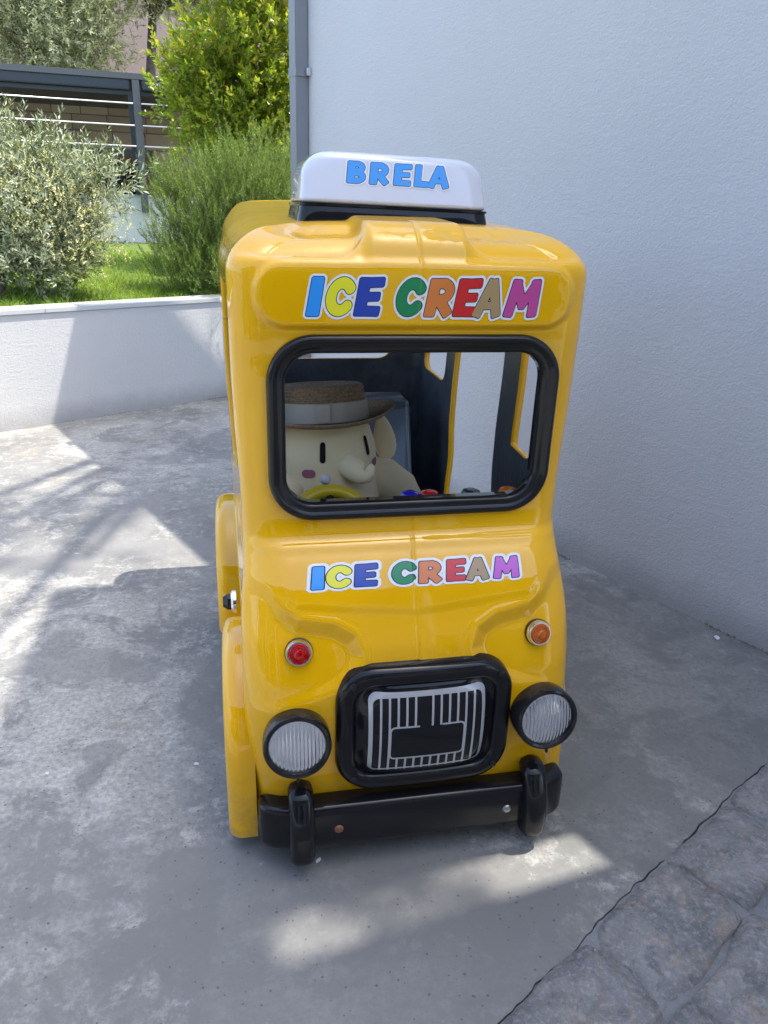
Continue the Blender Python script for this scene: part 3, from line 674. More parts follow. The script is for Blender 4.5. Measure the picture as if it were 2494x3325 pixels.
    bmesh.ops.recalc_face_normals(bm, faces=bm.faces)
    top = max(bm.faces, key=lambda f: f.calc_center_median().z)
    if top.normal.z < 0: bmesh.ops.reverse_faces(bm, faces=bm.faces)
    bm.to_mesh(o.data); bm.free()
    for p in o.data.polygons: p.use_smooth = True
    return o
body = build_body()
bmt = bmesh.new(); bmt.from_mesh(body.data); BV = BVHTree.FromBMesh(bmt); bmt.free()
def yf(x, z, default=None):
    h = BV.ray_cast(Vector((x, -1, z)), Vector((0, 1, 0)))
    if h[0] is None or h[0].y > .5: return float(F0(z)) if default is None else default
    return h[0].y
sm = body.modifiers.new('shell', 'SOLIDIFY'); sm.thickness = .022; sm.offset = -1; sm.material_offset = 1; sm.material_offset_rim = 0; sm.use_even_offset = False
# make the shell real geometry
dg = bpy.context.evaluated_depsgraph_get(); me2 = bpy.data.meshes.new_from_object(body.evaluated_get(dg)); body.modifiers.clear()
old = body.data; body.data = me2; bpy.data.meshes.remove(old)

# windscreen gasket
def rrect(hx, hz, r, n=12, m=14):
    P = []
    for cx, cz, a0 in ((hx-r, hz-r, 0), (-hx+r, hz-r, 90), (-hx+r, -hz+r, 180), (hx-r, -hz+r, 270)):
        for k in range(n+1): a = R(a0+90*k/n); P.append((cx+r*math.cos(a), cz+r*math.sin(a), math.cos(a), math.sin(a)))
    out = []
    for i in range(len(P)):
        p, q = P[i], P[(i+1) % len(P)]; out.append(p)
        if math.hypot(q[0]-p[0], q[1]-p[1]) > .05:
            for k in range(1, m): t = k/m; out.append(tuple(p[j]*(1-t)+q[j]*t for j in range(4)))
    return out
def ring_sweep(path, prof, ybase, cx=0, cz=0, wob=0):
    """path (x,z,nx,nz); prof (outward, depth toward -y)"""
    V = []; m = len(prof)
    for (x, z, nx, nz) in path:
        for a, d in prof:
            V.append((cx+x+nx*a, ybase(cx+x, cz+z)-d+wob*math.sin(7*x+5*z), cz+z+nz*a))
    n = len(path); F = [(i*m+k, ((i+1) % n)*m+k, ((i+1) % n)*m+(k+1) % m, i*m+(k+1) % m) for i in range(n) for k in range(m)]
    return V, F
pw = rrect(.321, .197, .085)
gp = [(-.020, -.026), (-.020, .004), (-.016, .011), (-.009, .013), (-.004, .010), (0, .013), (.006, .019), (.013, .019), (.019, .014), (.021, .006), (.021, -.006), (.0, -.008), (.0, -.03)]
V, F = ring_sweep(pw, gp, lambda x, z: float(F0(np.clip(z, .88, 1.29))), XC+.005, 1.083, .0008)
o = mk('windscreen_gasket', V, F, RUB, TR); bm = bmesh.new(); bm.from_mesh(o.data); bmesh.ops.recalc_face_normals(bm, faces=bm.faces); bm.to_mesh(o.data); bm.free()

# fenders, running boards, wheels
def fender(side, arch, inner, wheel_c, wheel_r, x1):
    """arch/inner: matching (y,z) lists; side -1 left, +1 right"""
    A, I = np.array(arch), np.array(inner); n = len(A); x0 = .395
    cs = []
    Np = 10; rr = .040
    for i in range(n):
        pts = [(x0, *I[i]), (x1-.012, *I[i]), (x1, *(I[i]+(A[i]-I[i])*.10))]
        for k in range(Np+1):
            a = math.pi/2*k/Np; L = np.linalg.norm(A[i]-I[i]); e = (A[i]-I[i])/L
            p = A[i]-e*rr*(1-math.sin(a)); pts.append((x1-rr*(1-math.cos(a)), *p))
        pts.append((x0, *A[i])); cs.append(pts)
    m = len(cs[0]); V = [((side*x)+XC, y, z) for c in cs for x, y, z in c]
    F = [(i*m+k, (i+1)*m+k, (i+1)*m+k+1, i*m+k+1) for i in range(n-1) for k in range(m-1)]
    F += [tuple(range(m)), tuple((n-1)*m+k for k in range(m-1, -1, -1))]
    o = mk('fender', V, F, YEL, TR); bm = bmesh.new(); bm.from_mesh(o.data); bmesh.ops.recalc_face_normals(bm, faces=bm.faces); bm.to_mesh(o.data); bm.free(); autosmooth(o, 50)
    yc, zc = wheel_c
    wv = []
    rot = [[0, 0, side], [1, 0, 0], [0, 1, 0]]
    wl = empty('wheel', (side*.40+XC, yc, zc), 0, TR)
    lathe('tyre', [(wheel_r*.6, .045), (wheel_r*.62, .055), (wheel_r*.9, .060), (wheel_r, .045), (wheel_r, .0)], BLKM, wl, 36, rot=rot)
    lathe('hub_cap', [(.001, .062), (wheel_r*.25, .060), (wheel_r*.5, .048), (wheel_r*.6, .044)], YEL, wl, 36, rot=rot)
def arch_pts(y0, y1, zb0, zb1, zt, n=34, p=2.3):
    yc, h = (y0+y1)/2, (y1-y0)/2; zb = max(zb0, zb1)
    P = [(y0, zb0+(zb-zb0)*k/4) for k in range(4)] if zb > zb0 else []
    for k in range(n+1):
        a = math.pi*(1-k/n); c, s = math.cos(a), math.sin(a)
        P.append((yc+h*math.copysign(abs(c)**(2/p), c), zb+(zt-zb)*abs(s)**(2/p)))
    if zb > zb1: P += [(y1, zb-(zb-zb1)*k/4) for k in range(1, 5)]
    return P
for sgn in (-1, 1):
    fender(sgn, arch_pts(.025 if sgn < 0 else .07, .56, .045 if sgn < 0 else .085, .20, .500), arch_pts(.13, .46, .045 if sgn < 0 else .085, .20, .39), (.29, .17), .15, .468 if sgn < 0 else .455)
    fender(sgn, arch_pts(.80 if sgn < 0 else .95, 1.42, .20, .045, .575 if sgn < 0 else .47), arch_pts(.90 if sgn < 0 else 1.0, 1.32, .20, .045, .46 if sgn < 0 else .36), (1.11, .17), .15, .490)
    boxo('running_board', (sgn*.435+XC-.043, sgn*.435+XC+.043, .545, .815, .165, .235), YEL, TR, .018, seg=4)
boxo('base_frame', (-.34, .33, .09, 1.68, .0, .075), simple('dark_steel', (.03, .03, .032), .5, .4), TR, .006)

# interior: floor, bench, dash, wheel, buttons
boxo('floor_pan', (-.40, .385, .12, 1.74, .20, .225), DRK, TR, .004)
SEATM = simple('blue_grey_resin', (.085, .108, .135), .3)
bm = bmesh.new()
def slab(bm, x0, x1, pts):
    n = len(pts); a = [bm.verts.new((x0, y, z)) for y, z in pts]; b = [bm.verts.new((x1, y, z)) for y, z in pts]
    bm.faces.new(a); bm.faces.new(b[::-1])
    for i in range(n): bm.faces.new((a[i], b[i], b[(i+1) % n], a[(i+1) % n]))
slab(bm, -.36, .255, [(.93, .226), (.93, .545), (.98, .575), (1.20, .560), (1.255, .60), (1.30, .86), (1.33, .885), (1.45, .885), (1.50, .84), (1.50, .226)])
bmo('bench_seat', bm, SEATM, TR, True, .028, 4)
bm = bmesh.new(); slab(bm, -.36, .345, [(.205, .50), (.205, .862), (.34, .846), (.40, .80), (.40, .50)]); bmo('dashboard', bm, DRK, TR, True, .015, 3)
sw = empty('steering_wheel', (-.165, .395, .735), 0, TR)
tl = R(52); ex, ey = np.array([1, 0, 0]), np.array([0, math.cos(tl), math.sin(tl)]); ez = np.cross(ex, ey)
mk('rim', *tube_vf([.112*(math.cos(a)*ex+math.sin(a)*ey) for a in np.linspace(0, 2*math.pi, 49)], .019, 12), simple('yellow_plastic', (.62, .43, .012), .3), sw)
mk('spoke', *join_vf([tube_vf([(0, 0, 0), tuple(.105*(math.cos(a)*ex+math.sin(a)*ey))], .012, 8) for a in (R(-30), R(90), R(210))]), BLKM, sw)
mk('column', *tube_vf([(0, 0, 0), tuple(ez*.08*(1 if ez[1] < 0 else -1)*-1)], .025, 12), BLKM, sw)
for x, c, lab in ((.012, (.03, .02, .45), 'blue faceted push button'), (.062, (.55, .01, .012), 'red faceted push button'), (.172, (.02, .05, .05), 'dark green faceted push button'), (.272, (.75, .16, .01), 'amber faceted push button')):
    kb = lathe('push_button', [(.030, 0), (.030, .012), (.022, .026), (.012, .030), (.001, .030)], simple('button_'+lab.split()[0], c, .12, Transmission_Weight=.35), TR, 8, loc=(x, .235, .867), ang=10); kb['label'] = lab

# bumper
bmp = None
def bumper():
    pr = [(-.045, .083), (-.058, .092), (-.060, .118), (-.058, .155), (-.047, .166), (-.02, .168), (.0, .160), (.0, .088), (-.02, .080)]   # (y,z)
    path = [(-.392, .055, .5), (-.397, .02, .75), (-.392, -.005, .93), (-.375, -.012, 1), (-.2, -.014, 1), (0, -.015, 1), (.2, -.014, 1), (.375, -.012, 1), (.392, -.005, .93), (.397, .02, .75), (.392, .055, .5)]
    # rounded bar: superellipse section swept along x with pinched, wrapped ends
    xs = np.concatenate([np.linspace(-.400, -.36, 9), np.linspace(-.34, .34, 24), np.linspace(.36, .400, 9)])
    V = []; m = 28
    for x in xs:
        e = np.clip((abs(x)-.36)/.04, 0, 1); sc = math.sqrt(max(1e-4, 1-e**2.6)); yo = .030*max(0, (abs(x)-.28)/.12)**2
        for k in range(m):
            a = 2*math.pi*k/m; c, s = math.cos(a), math.sin(a)
            V.append((x, -.030+yo+.034*math.copysign(abs(c)**.36, c)*(.55+.45*sc), .127+(.063*math.copysign(abs(s)**.30, s))*(.72+.28*sc)))
    n = len(xs); F = [(i*m+k, (i+1)*m+k, (i+1)*m+(k+1) % m, i*m+(k+1) % m) for i in range(n-1) for k in range(m)]
    F += [tuple(range(m)), tuple((n-1)*m+k for k in range(m-1, -1, -1))]
    o = mk('bumper', V, F, BLK, TR); bm = bmesh.new(); bm.from_mesh(o.data); bmesh.ops.recalc_face_normals(bm, faces=bm.faces); bm.to_mesh(o.data); bm.free()
    return autosmooth(o, 60)
bmp = bumper()
for sx in (-.297, .303):
    # overrider: curved upright horn
    V = []; m = 20; zs = np.linspace(0, 1, 22)
    for t in zs:
        z = .032+.212*t; e = abs(t-.5)*2; w_ = .029*(1-.5*max(0, e-.72)/.28) if e > .72 else .029; w_ = .032*math.sqrt(max(.04, 1-max(0, (e-.75)/.25)**2.4))
        yc = -.068+.055*max(0, t-.45)**1.6*2.2+.03*max(0, .3-t)
        for k in range(m):
            a = 2*math.pi*k/m; c, s = math.cos(a), math.sin(a)
            V.append((sx+w_*math.copysign(abs(s)**.7, s), yc+.034*math.copysign(abs(c)**.7, c)*math.sqrt(max(.08, 1-max(0, (e-.78)/.22)**2.2)), z))
    n = len(zs); F = [(i*m+k, i*m+(k+1) % m, (i+1)*m+(k+1) % m, (i+1)*m+k) for i in range(n-1) for k in range(m)]+[tuple(range(m-1, -1, -1)), tuple((n-1)*m+k for k in range(m))]
    autosmooth(mk('overrider', V, F, BLK, bmp), 50)
for sx, mt, lab in ((-.206, RUST, 'rusty bolt head'), (.232, STEEL, 'bright zinc bolt head')):
    b = lathe('bolt', [(.012, 0), (.012, .002), (.009, .005), (.001, .006)], mt, bmp, 20, '-y', (sx, -.0625, .122)); b['label'] = lab

# grille
GC, GH = .384, .183
gr = empty('grille', (0, 0, 0), 0, TR)
def yg(x, z): return -.026+.012*max(0, (abs(x)/.2))**2*.6
gpf = [(-.030, -.004), (-.031, .010), (-.028, .019), (-.018, .024), (.0, .023), (.010, .019), (.016, .010), (.018, -.02), (-.02, -.02)]
V, F = ring_sweep(rrect(.203, .157, .078), gpf, yg, .009, GC)
o = mk('grille_frame', V, F, BLK, gr); bm = bmesh.new(); bm.from_mesh(o.data); bmesh.ops.recalc_face_normals(bm, faces=bm.faces); bm.to_mesh(o.data); bm.free(); autosmooth(o, 50)
def ygr(x, z):
    u, v = abs(x-.004)/.172, (z-GC)/.142
    e = max(u**4+abs(v)**4, 1e-9)**.25
    bulge = sstep(1.02, .80, e)*(.034-.020*v*v-.010*u*u)
    return float(-.026-.004-bulge)
nx, nz = 41, 33
V = [(.004+.178*a, ygr(.004+.178*a, GC+.152*b)+0*a, GC+.152*b) for b in np.linspace(-1, 1, nz) for a in np.linspace(-1, 1, nx)]
mk('grille_panel', V, [(j*nx+i, j*nx+i+1, (j+1)*nx+i+1, (j+1)*nx+i) for j in range(nz-1) for i in range(nx-1)], BLK, gr)
for x, z in ((-.174, .518), (.186, .520), (-.172, .252), (.186, .254)):
    lathe('screw', [(.009, 0), (.008, .004), (.001, .007)], BLKM, gr, 12, '-y', (x+.004, yg(x, z)-.022, z))

# flat stickers: signed distance outlines turned into thin geometry
def contour_mesh(x0, x1, y0, y1, h, fn):
    nx, ny = int((x1-x0)/h)+2, int((y1-y0)/h)+2
    xs, ys = x0+h*np.arange(nx), y0+h*np.arange(ny); X, Y = np.meshgrid(xs, ys); Dd = fn(X, Y)
    V, F, idx = [], [], {}
    def vid(key, p):
        if key not in idx: idx[key] = len(V); V.append(p)
        return idx[key]
    ins = Dd < 0
    for j in range(ny-1):
        for i in range(nx-1):
            c = [(i, j), (i+1, j), (i+1, j+1), (i, j+1)]; st = [ins[b, a] for a, b in c]
            if not any(st): continue
            poly = []
            for k in range(4):
                a, b = c[k], c[(k+1) % 4]; da, db = Dd[a[1], a[0]], Dd[b[1], b[0]]
                if da < 0: poly.append(vid(a, (xs[a[0]], ys[a[1]])))
                if (da < 0) != (db < 0):
                    t = da/(da-db); key = (min(a, b), max(a, b))
                    poly.append(vid(key, (xs[a[0]]*(1-t)+xs[b[0]]*t, ys[a[1]]*(1-t)+ys[b[1]]*t)))
            if len(set(poly)) >= 3: F.append(tuple(poly))
    return V, F
def seg(x, y, a, b, r0, r1=None):
    r1 = r0 if r1 is None else r1; ex, ey = b[0]-a[0], b[1]-a[1]; wx, wy = x-a[0], y-a[1]
    L = math.hypot(ex, ey); t = (wx*ex+wy*ey)/(L*L); tc = np.clip(t, 0, 1); rr = r0+(r1-r0)*tc
    px = np.abs(wx*ey-wy*ex)/L-rr+.05; py = np.maximum(-t, t-1)*L-.11+.05   # squarish caps with soft corners
    return np.hypot(np.maximum(px, 0), np.maximum(py, 0))+np.minimum(np.maximum(px, py), 0)-.05
def arcseg(x, y, cx, cy, rx, ry, a0, a1, r, n=10):
    A = np.radians(np.linspace(a0, a1, n+1)); P = [(cx+rx*math.cos(a), cy+ry*math.sin(a)) for a in A]
    d = np.full(np.shape(x), 9.)
    for p, q in zip(P[:-1], P[1:]):
        ex, ey = q[0]-p[0], q[1]-p[1]; t = np.clip(((x-p[0])*ex+(y-p[1])*ey)/(ex*ex+ey*ey), 0, 1)
        d = np.minimum(d, np.hypot(x-p[0]-ex*t, y-p[1]-ey*t)-r)
    return d
T = .135
GL = {  # unit height glyphs, width as drawn
 'I': (.42, lambda x, y: seg(x, y, (.21, .11), (.21, .89), .175, .165)),
 'C': (.78, lambda x, y: arcseg(x, y, .43, .5, .29, .355, 38, 318, T+.01, 18)),
 'E': (.70, lambda x, y: np.minimum.reduce([seg(x, y, (.16, .12), (.16, .88), T+.02), seg(x, y, (.16, .86), (.60, .88), .12), seg(x, y, (.16, .5), (.54, .51), .11), seg(x, y, (.16, .14), (.60, .13), .125)])),
 'R': (.80, lambda x, y: np.minimum.reduce([seg(x, y, (.16, .11), (.16, .88), T+.02), arcseg(x, y, .38, .66, .24, .205, 90, -90, T-.01, 12), seg(x, y, (.16, .865), (.40, .865), T-.01), seg(x, y, (.2, .455), (.40, .455), T-.02), seg(x, y, (.38, .42), (.64, .12), T)])),
 'A': (.86, lambda x, y: np.minimum.reduce([seg(x, y, (.14, .10), (.40, .88), T), seg(x, y, (.46, .88), (.72, .10), T), seg(x, y, (.25, .30), (.62, .30), .10)])),
 'M': (1.02, lambda x, y: np.minimum.reduce([seg(x, y, (.15, .11), (.22, .88), T+.005), seg(x, y, (.80, .88), (.87, .11), T+.005), seg(x, y, (.24, .86), (.50, .34), .12), seg(x, y, (.78, .86), (.52, .34), .12)])),
 'B': (.78, lambda x, y: np.minimum.reduce([seg(x, y, (.16, .12), (.16, .88), T+.02), arcseg(x, y, .36, .71, .22, .165, 90, -90, T-.015, 12), arcseg(x, y, .38, .295, .25, .175, 90, -90, T-.015, 12), seg(x, y, (.16, .875), (.38, .875), T-.02), seg(x, y, (.2, .51), (.38, .51), T-.05), seg(x, y, (.16, .12), (.40, .12), T-.02)])),
 'L': (.66, lambda x, y: np.minimum.reduce([seg(x, y, (.16, .12), (.16, .90), T+.02), seg(x, y, (.16, .14), (.56, .13), .135)]))}
STW = simple('white_vinyl', (.78, .78, .78), .22, 0, .3); STK = simple('black_vinyl_line', (.012, .014, .03), .25)
def letter(ch, x0, x1, z0, z1, colm, parent, surf, slant, off, wb=.0062, bb=.0016, h=.0016, name='letter'):
    wd, fn = GL[ch]; H = z1-z0; W = (x1-x0-slant*H)/wd if ch != 'I' else (x1-x0-slant*H)/wd
    def f(X, Z):
        zz = (Z-z0)/H; xx = (X-x0-slant*(Z-z0))/W
        return fn(xx, zz)*min(W, H)
    Vs, Fs, mi = [], [], []
    for k, (ex, zoff) in enumerate(((wb, 0.0006), (bb, .0010), (0, .0014))):
        v, F = contour_mesh(x0-.02, x1+.02, z0-.02, z1+.02, h, lambda X, Z: f(X, Z)-ex)
        b = len(Vs); Vs += [surf(x, z, zoff+off) for x, z in v]; Fs += [tuple(i+b for i in q) for q in F]; mi += [k]*len(F)
    return mk(name, Vs, Fs, [STW, STK, colm], parent, True, mi)
_yc = {}
def body_surf(x, z, off): return (x, yf(x, z)-off, z)
COL = {k: simple('vinyl_'+k, c, .25, 0, .35) for k, c in dict(sky=(.03, .30, .80), yellow=(.80, .74, .02), navy=(.015, .05, .36), green=(.006, .22, .07), orange=(.66, .19, .04), red=(.60, .015, .02), tan=(.40, .26, .12), pink=(.50, .06, .26), violet=(.52, .10, .50)).items()}
up_ = [('I', -.261, -.213, 'sky'), ('C', -.221, -.149, 'yellow'), ('E', -.156, -.087, 'navy'), ('C', -.068, .005, 'green'), ('R', -.001, .076, 'orange'), ('E', .064, .131, 'red'), ('A', .110, .188, 'tan'), ('M', .181, .274, 'pink')]
for i, (c, a, b, m) in enumerate(up_): letter(c, a, b, 1.341, 1.422, COL[m], TR, body_surf, .18, .00012*i)
lo_ = [('I', -.261, -.220, 'sky'), ('C', -.224, -.160, 'yellow'), ('E', -.156, -.097, 'navy'), ('C', -.066, -.004, 'green'), ('R', -.001, .063, 'orange'), ('E', .068, .121, 'red'), ('A', .118, .181, 'tan'), ('M', .187, .259, 'violet')]
for i, (c, a, b, m) in enumerate(lo_): letter(c, a, b, .727, .771, COL[m], TR, body_surf, .14, .00012*i, h=.0014)

# silver grille pattern
def gpat(X, Z):
    x, z = (X-.009)*.98, Z-GC-.003
    fr = np.maximum(sd_rbox(x, z, 0, .0, .142, .112, .022), -sd_rbox(x, z, 0, -.006, .132, .104, .016)); fr = np.where(z < -.104, np.maximum(fr, z+.101), fr)
    inn = sd_rbox(x, z, 0, -.026, .092, .048, .014); ring = np.abs(inn+.002)-.0024
    d = np.minimum(np.maximum(fr, -z-.110), np.where((x > -.02) & (x < .035) & (z > .0), 1., ring))
    for i, k in enumerate(np.linspace(-.1335, .1335, 14)[1:-1]):
        bar = np.abs(x-k)-.0026; cut = np.maximum(bar, np.abs(z+.002)-.107)
        cut = np.maximum(cut, -(inn+.003))
        if i in (5,): cut = np.where(z > -.02, 1., cut)
        d = np.minimum(d, cut)
    d = np.minimum(d, np.maximum(np.abs(z+.105)-.0022, np.abs(x)-.134))
    return d
V2, F2 = contour_mesh(-.15, .16, GC-.12, GC+.12, .0015, gpat)
mk('silver_bars', [(x, ygr(x, z)-.0012, z) for x, z in V2], F2, SIL, gr)

# headlights and indicators
GLS = simple('clear_glass', (.98, .99, 1), .01, Transmission_Weight=1., IOR=1.42); REF = simple('reflector', (.93, .94, .95), .06, 1)
for sx in (-.304, .308):
    z0 = .378 if sx < 0 else .388; yb = -.018
    hl = empty('headlight', (sx, yb, z0), 0, TR); hl.rotation_euler = (R(-9), 0, R(2 if sx > 0 else -2))
    lathe('lamp_housing', [(.066, .0), (.078, .0), (.0805, .012), (.0805, .052), (.078, .059), (.073, .061), (.0680, .059), (.0660, .054), (.0660, .020)], BLKM, hl, 56, '-y')
    lathe('rim_clip', [(.0015, -.090), (.004, -.086), (.004, -.078)], BLKM, hl, 8, 'z', (0, -.056, 0))
    lathe('reflector', [(.001, -.012), (.02, -.008), (.042, .010), (.058, .034), (.0655, .048)], REF, hl, 48, '-y')
    lathe('bulb', [(.011, -.01), (.011, .022), (.006, .030), (.001, .032)], STEEL, hl, 16, '-y')
    n = 45; u = np.linspace(-1, 1, n*2); V, idx = [], {}
    for s_, y_s in ((0, 0), (1, -.004)):
        for a in range(len(u)):
            for b in range(24):
                x = u[a]*.0655; zm = math.sqrt(max(0, .0655**2-x*x)); z = zm*(-1+2*b/23)
                r2 = (x*x+z*z)/.0655**2; dome = .016*(1-r2)
                if s_ == 0: y = -.052-dome
                else: y = -.048-dome+.0014*math.cos(x/.0655*math.pi*15)*(1-r2**4)*(1 if b % 24 else 1)
                V.append((x, y, z))
    m = 24; L = len(u); F = [(a*m+b, (a+1)*m+b, (a+1)*m+b+1, a*m+b+1) for a in range(L-1) for b in range(m-1)]
    F += [tuple(i+L*m for i in q[::-1]) for q in F]
    mk('lens', V, F, GLS, hl)
for sx, z0, c, lab in ((-.292, .587, (.70, .004, .010), 'red indicator lamp'), (.300, .590, (.80, .17, .008), 'amber indicator lamp')):
    y0 = yf(sx, z0)
    il = empty('indicator', (sx, y0, z0), 0, TR); il['label'] = lab; il.scale = (.9, .9, .9); il.rotation_euler = (R(-14), 0, R(3 if sx > 0 else -3))
    lathe('gasket', [(.0, .0), (.0375, -.004), (.0375, .006), (.034, .008)], BLKM, il, 36, '-y')
    lathe('bezel', [(.036, .005), (.0355, .014), (.032, .020), (.0285, .020), (.027, .012)], CHR, il, 40, '-y')
    pf = [(.0275, .012), (.0275, .021)]; pf += [(.0265-.0021*k+(.0006 if k % 2 else 0), .0235+.0012*k+(.0016 if k % 2 else 0)) for k in range(7)]+[(.010, .036), (.001, .037)]
    lathe('lens', pf, simple('lens_'+lab.split()[0], c, .08, Transmission_Weight=.5, IOR=1.45), il, 40, '-y', ang=25)
    lathe('reflector', [(.001, .004), (.026, .010)], REF, il, 30, '-y')
# coin mechanism button on the left flank
rotl = [[0, 0, -1], [1, 0, 0], [0, 1, 0]]
cb = empty('start_button', (-.424+XC, .27, .60), 0, TR)
lathe('bezel', [(.001, 0), (.030, 0), (.030, .008), (.024, .013)], CHR, cb, 32, rot=rotl); lathe('knob', [(.022, .010), (.022, .022), (.014, .034), (.001, .034)], BLK, cb, 8, rot=rotl, ang=10)

# roof sign
sg = empty('roof_sign', (.0, .44, 1.524), R(3), TR); sg.rotation_euler.y = R(1.0)
def loft(levels, n=40, p=4.5):
    V = []
    for z, hx, y0, y1, pp in levels:
        yc, hy = (y0+y1)/2, (y1-y0)/2
        for k in range(n):
            a = 2*math.pi*(k+.5)/n; c, s = math.cos(a), math.sin(a)
            V.append((hx*math.copysign(abs(c)**(2/pp), c), yc+hy*math.copysign(abs(s)**(2/pp), s), z))
    m = len(levels); F = [(i*n+k, i*n+(k+1) % n, (i+1)*n+(k+1) % n, (i+1)*n+k) for i in range(m-1) for k in range(n)]
    return V, F+[tuple(range(n-1, -1, -1)), tuple((m-1)*n+k for k in range(n))]
autosmooth(mk('sign_base', *loft([(-.01, .247, -.010, .250, 9), (.0, .247, -.010, .25, 9), (.034, .240, -.002, .244, 9), (.036, .243, -.005, .246, 9), (.041, .243, -.005, .246, 9)], 64), BLK, sg), 40)
lv = [(.0412, .232, .004, .236, 8), (.044, .238, -.001, .241, 8), (.049, .240, -.003, .243, 8)]
for k in range(1, 31):
    t = k/30; tt = max(0, (t-.50)/.50); q = 1-math.sqrt(max(0, 1-tt**2)); q2 = 1-math.sqrt(max(0, 1-max(0, (t-.80)/.20)**2))
    lv.append((.049+.112*t, .240-.014*t-.062*q, -.003+.028*t+.030*q2, .243-.03*t-.03*q2, 8-1.5*t))
lb = autosmooth(mk('sign_box', *loft(lv, 96), WHT, sg), 45)
sbm = bmesh.new(); sbm.from_mesh(lb.data); SBV = BVHTree.FromBMesh(sbm); sbm.free()
def sign_surf(x, z, off):
    h = SBV.ray_cast(Vector((x, -1, z)), Vector((0, 1, 0))); return (x, (h[0].y if h[0] else .03)-off, z)
for i, (c, a, b, dz) in enumerate([('B', -.130, -.076, 0), ('R', -.074, -.019, 0), ('E', -.014, .035, 0), ('L', .038, .080, 0), ('A', .074, .134, 0)]):
    letter(c, a, b, .089+dz, .139+dz, COL['sky'], sg, sign_surf, .12, .00012*i, wb=.0042, bb=.0012, h=.0013)
lathe('screw', [(.006, 0), (.005, .003), (.001, .004)], STEEL, sg, 12, loc=(-.240, .12, .06), rot=rotl)

# ------------------------------------------------------------ plush toy with a straw hat
M4 = Matrix.Translation((.10, 1.60, 0)) @ Matrix.Rotation(R(11.5), 4, 'Z')
PLM = N('cream_plush'); PLM.P(Base_Color=(.86, .71, .43), Roughness=.95, Sheen_Weight=.4); PLM.bump(PLM.noise(300, 3), .15, .002)
pb = M4 @ Vector((-.160, .66, .556))
pl = tag(empty('plush_elephant', pb, R(11.5+25)), 'cream plush elephant toy sitting behind the steering wheel of the truck', 'plush toy')
prof = [(.001, -.03), (.12, -.028), (.165, .0), (.183, .06), (.186, .12), (.178, .20), (.170, .26), (.166, .32), (.152, .38), (.128, .43), (.09, .465), (.04, .485), (.001, .488)]
pp = pchip([p[1] for p in prof], [p[0] for p in prof]); hz = np.linspace(-.03, .488, 46)
V, F = lathe_vf([(max(.001, float(pp(h))), h) for h in hz], 48); V = V*np.array([1, .86, 1])
mk('body', V, F, PLM.m, pl)
def psurf(th, h, off=0): r = float(pp(h))+off; return np.array([r*math.sin(th), -r*.86*math.cos(th), h])
FB = simple('black_felt', (.006, .006, .006), .95); FP = simple('pink_felt', (.36, .12, .16), .95); FW = simple('white_felt', (.62, .62, .66), .95)
def patch(name, th, h, w_, hh, mat, pill, off=.0025):
    V, F = contour_mesh(-w_-.004, w_+.004, -hh-.004, hh+.004, .003, lambda X, Y: sd_rbox(X, Y, 0, 0, w_, hh, min(w_, hh)*.98))
    return mk(name, [psurf(th+x/.165, h+y, off) for x, y in V], F, mat, pl)
for th in (-.49, .49):
    patch('eye', th, .362, .0085, .029, FB, 1)
    patch('cheek', th*1.5, .303, .020, .012, FP, 1)
    c = psurf(th*.9, .286, -.004); lathe('tusk', [(.001, .016), (.009, .013), (.015, .004), (.016, -.01)], FW, pl, 18, '-y', tuple(c))
tv = tube_vf([(0, -.11, .322), (.002, -.148, .317), (.009, -.174, .306), (.016, -.188, .299), (.025, -.198, .300), (.031, -.203, .311), (.033, -.205, .327), (.034, -.205, .335)], [.038, .036, .032, .027, .021, .016, .011, .004], 18)
tk = mk('trunk', *tv, PLM.m, pl)
for sx in (-1, 1):
    V = []; 
    us = np.linspace(0, math.pi, 12); vs = np.linspace(0, 2*math.pi, 24, endpoint=False)
    for a in us:
        for b in vs:
            x, y, z = math.sin(a)*math.cos(b), math.sin(a)*math.sin(b), math.cos(a)
            V.append((sx*(.212+(.040-.012*z)*x+.030*(1-z)*.5), .0+.018*y, .335+.075*z))
    F = [(i*24+k, i*24+(k+1) % 24, (i+1)*24+(k+1) % 24, (i+1)*24+k) for i in range(11) for k in range(24)]
    mk('ear', V, F, PLM.m, pl)
    mk('arm', *tube_vf([(sx*.13, -.04, .24), (sx*.19, -.06, .225), (sx*.235, -.085, .19), (sx*.255, -.105, .15), (sx*.262, -.115, .125)], [.060, .062, .056, .046, .020], 16), PLM.m, pl)
    mk('leg', *tube_vf([(sx*.09, -.10, .03), (sx*.10, -.17, .04), (sx*.105, -.22, .05), (sx*.105, -.235, .052)], [.06, .062, .052, .02], 16), PLM.m, pl)
STR = N('woven_straw'); wv = STR.n('TexNoise', None, Vector=STR.co(), Scale=140., Detail=3.).outputs[0]
STR.P(Base_Color=STR.ramp(wv, .3, .7, (.17, .115, .065), (.36, .26, .16)), Roughness=.85); STR.bump(wv, .6, .003)
hat = tag(empty('straw_hat', M4 @ Vector((-.164, .67, .976)), R(11.5)), 'brown woven straw hat with a wide cream band on the plush elephant', 'hat')
hat.rotation_euler = (R(-8), R(-2), R(11.5))
cp = [(.168, .0), (.160, .02), (.152, .06)]
hp = [(.140-.012*t+.0022*math.sin(t*9*2*math.pi), .0+.100*t) for t in np.linspace(0, 1, 113)]
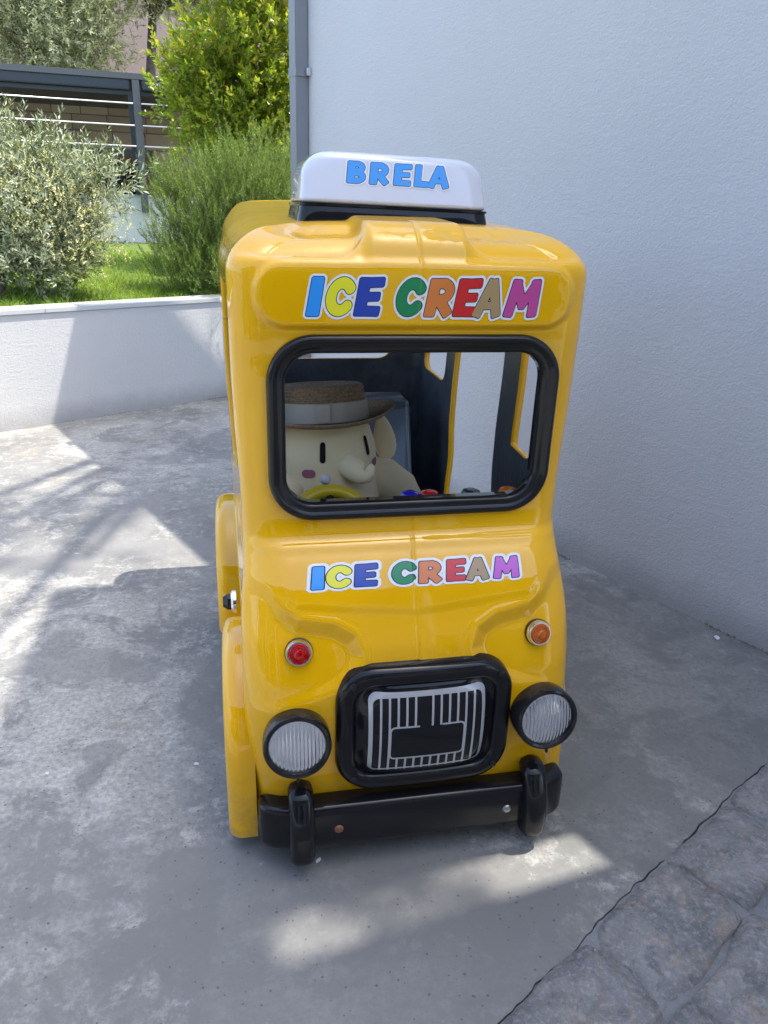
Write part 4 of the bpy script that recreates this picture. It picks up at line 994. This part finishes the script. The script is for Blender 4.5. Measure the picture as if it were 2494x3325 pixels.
hp += [(.128-.012*k/6-.006, .102+.002*math.sin(k)) for k in range(3)]+[(.115-.115*k/30+.0001, .103+.0008*math.sin(k*2.1)-.004*(k/30)) for k in range(31)]
V, F = lathe_vf([(max(r, .0005), h) for r, h in hp], 56); mk('crown', V*np.array([1.0, .98, 1]), F, STR.m, hat)
bp = [(.136+.086*t+.0008*math.sin(t*12*2*math.pi), -.004-.010*t+.030*t*t) for t in np.linspace(0, 1, 73)]; bp += [(.222, .020)]+[(r, h+.005) for r, h in bp[::-6]]
V, F = lathe_vf(bp, 64); V = np.array(V); rr_ = np.hypot(V[:, 0], V[:, 1]); V[:, 2] += .020*sstep(.14, .22, rr_)*(V[:, 0]/.2)**2-.012*sstep(.14, .22, rr_)*np.clip(-V[:, 1]/.2, 0, 1)
mk('brim', V, F, STR.m, hat)
BND = simple('cream_ribbon', (.50, .46, .40), .8)
lathe('band', [(.1405, .002), (.1425, .004), (.1390, .056), (.1365, .058)], BND, hat, 56); boxo('band_fold', (-.028, .012, -.1462, -.136, .004, .057), BND, hat, .002)

# ------------------------------------------------------------ litter on the concrete
CHIP = simple('white_chip', (.62, .62, .60), .7)
def chip(px, lab, s, name='stone_chip', mat=CHIP, seed=0):
    r = np.random.default_rng(seed); bm = bmesh.new(); bmesh.ops.create_icosphere(bm, subdivisions=1, radius=1)
    for v in bm.verts: v.co = Vector((v.co.x*s[0], v.co.y*s[1], v.co.z*s[2]))*float(r.uniform(.75, 1.15))
    o = bmo(name, bm, mat, None, False); o.location = (*px, s[2]*.75); o.rotation_euler.z = float(r.uniform(0, 3)); tag(o, lab, 'stone chip'); return o
chip((-.142, 1.511), 'white pebble on the concrete just right of the left bumper overrider', (.009, .006, .006), seed=1)
chip((-.959, 1.805), 'small white chip on the open concrete left of the front fender', (.008, .007, .003), seed=2)
chip((-.539, 1.868), 'pale flake on the concrete close beside the left front fender', (.007, .010, .002), seed=3)
chip((.505, 1.271), 'larger white chip lying on the paving near the slab joint', (.006, .012, .006), seed=4)
chip((1.345, 2.70), 'pale flat chip at the foot of the white house wall', (.018, .013, .006), seed=5)
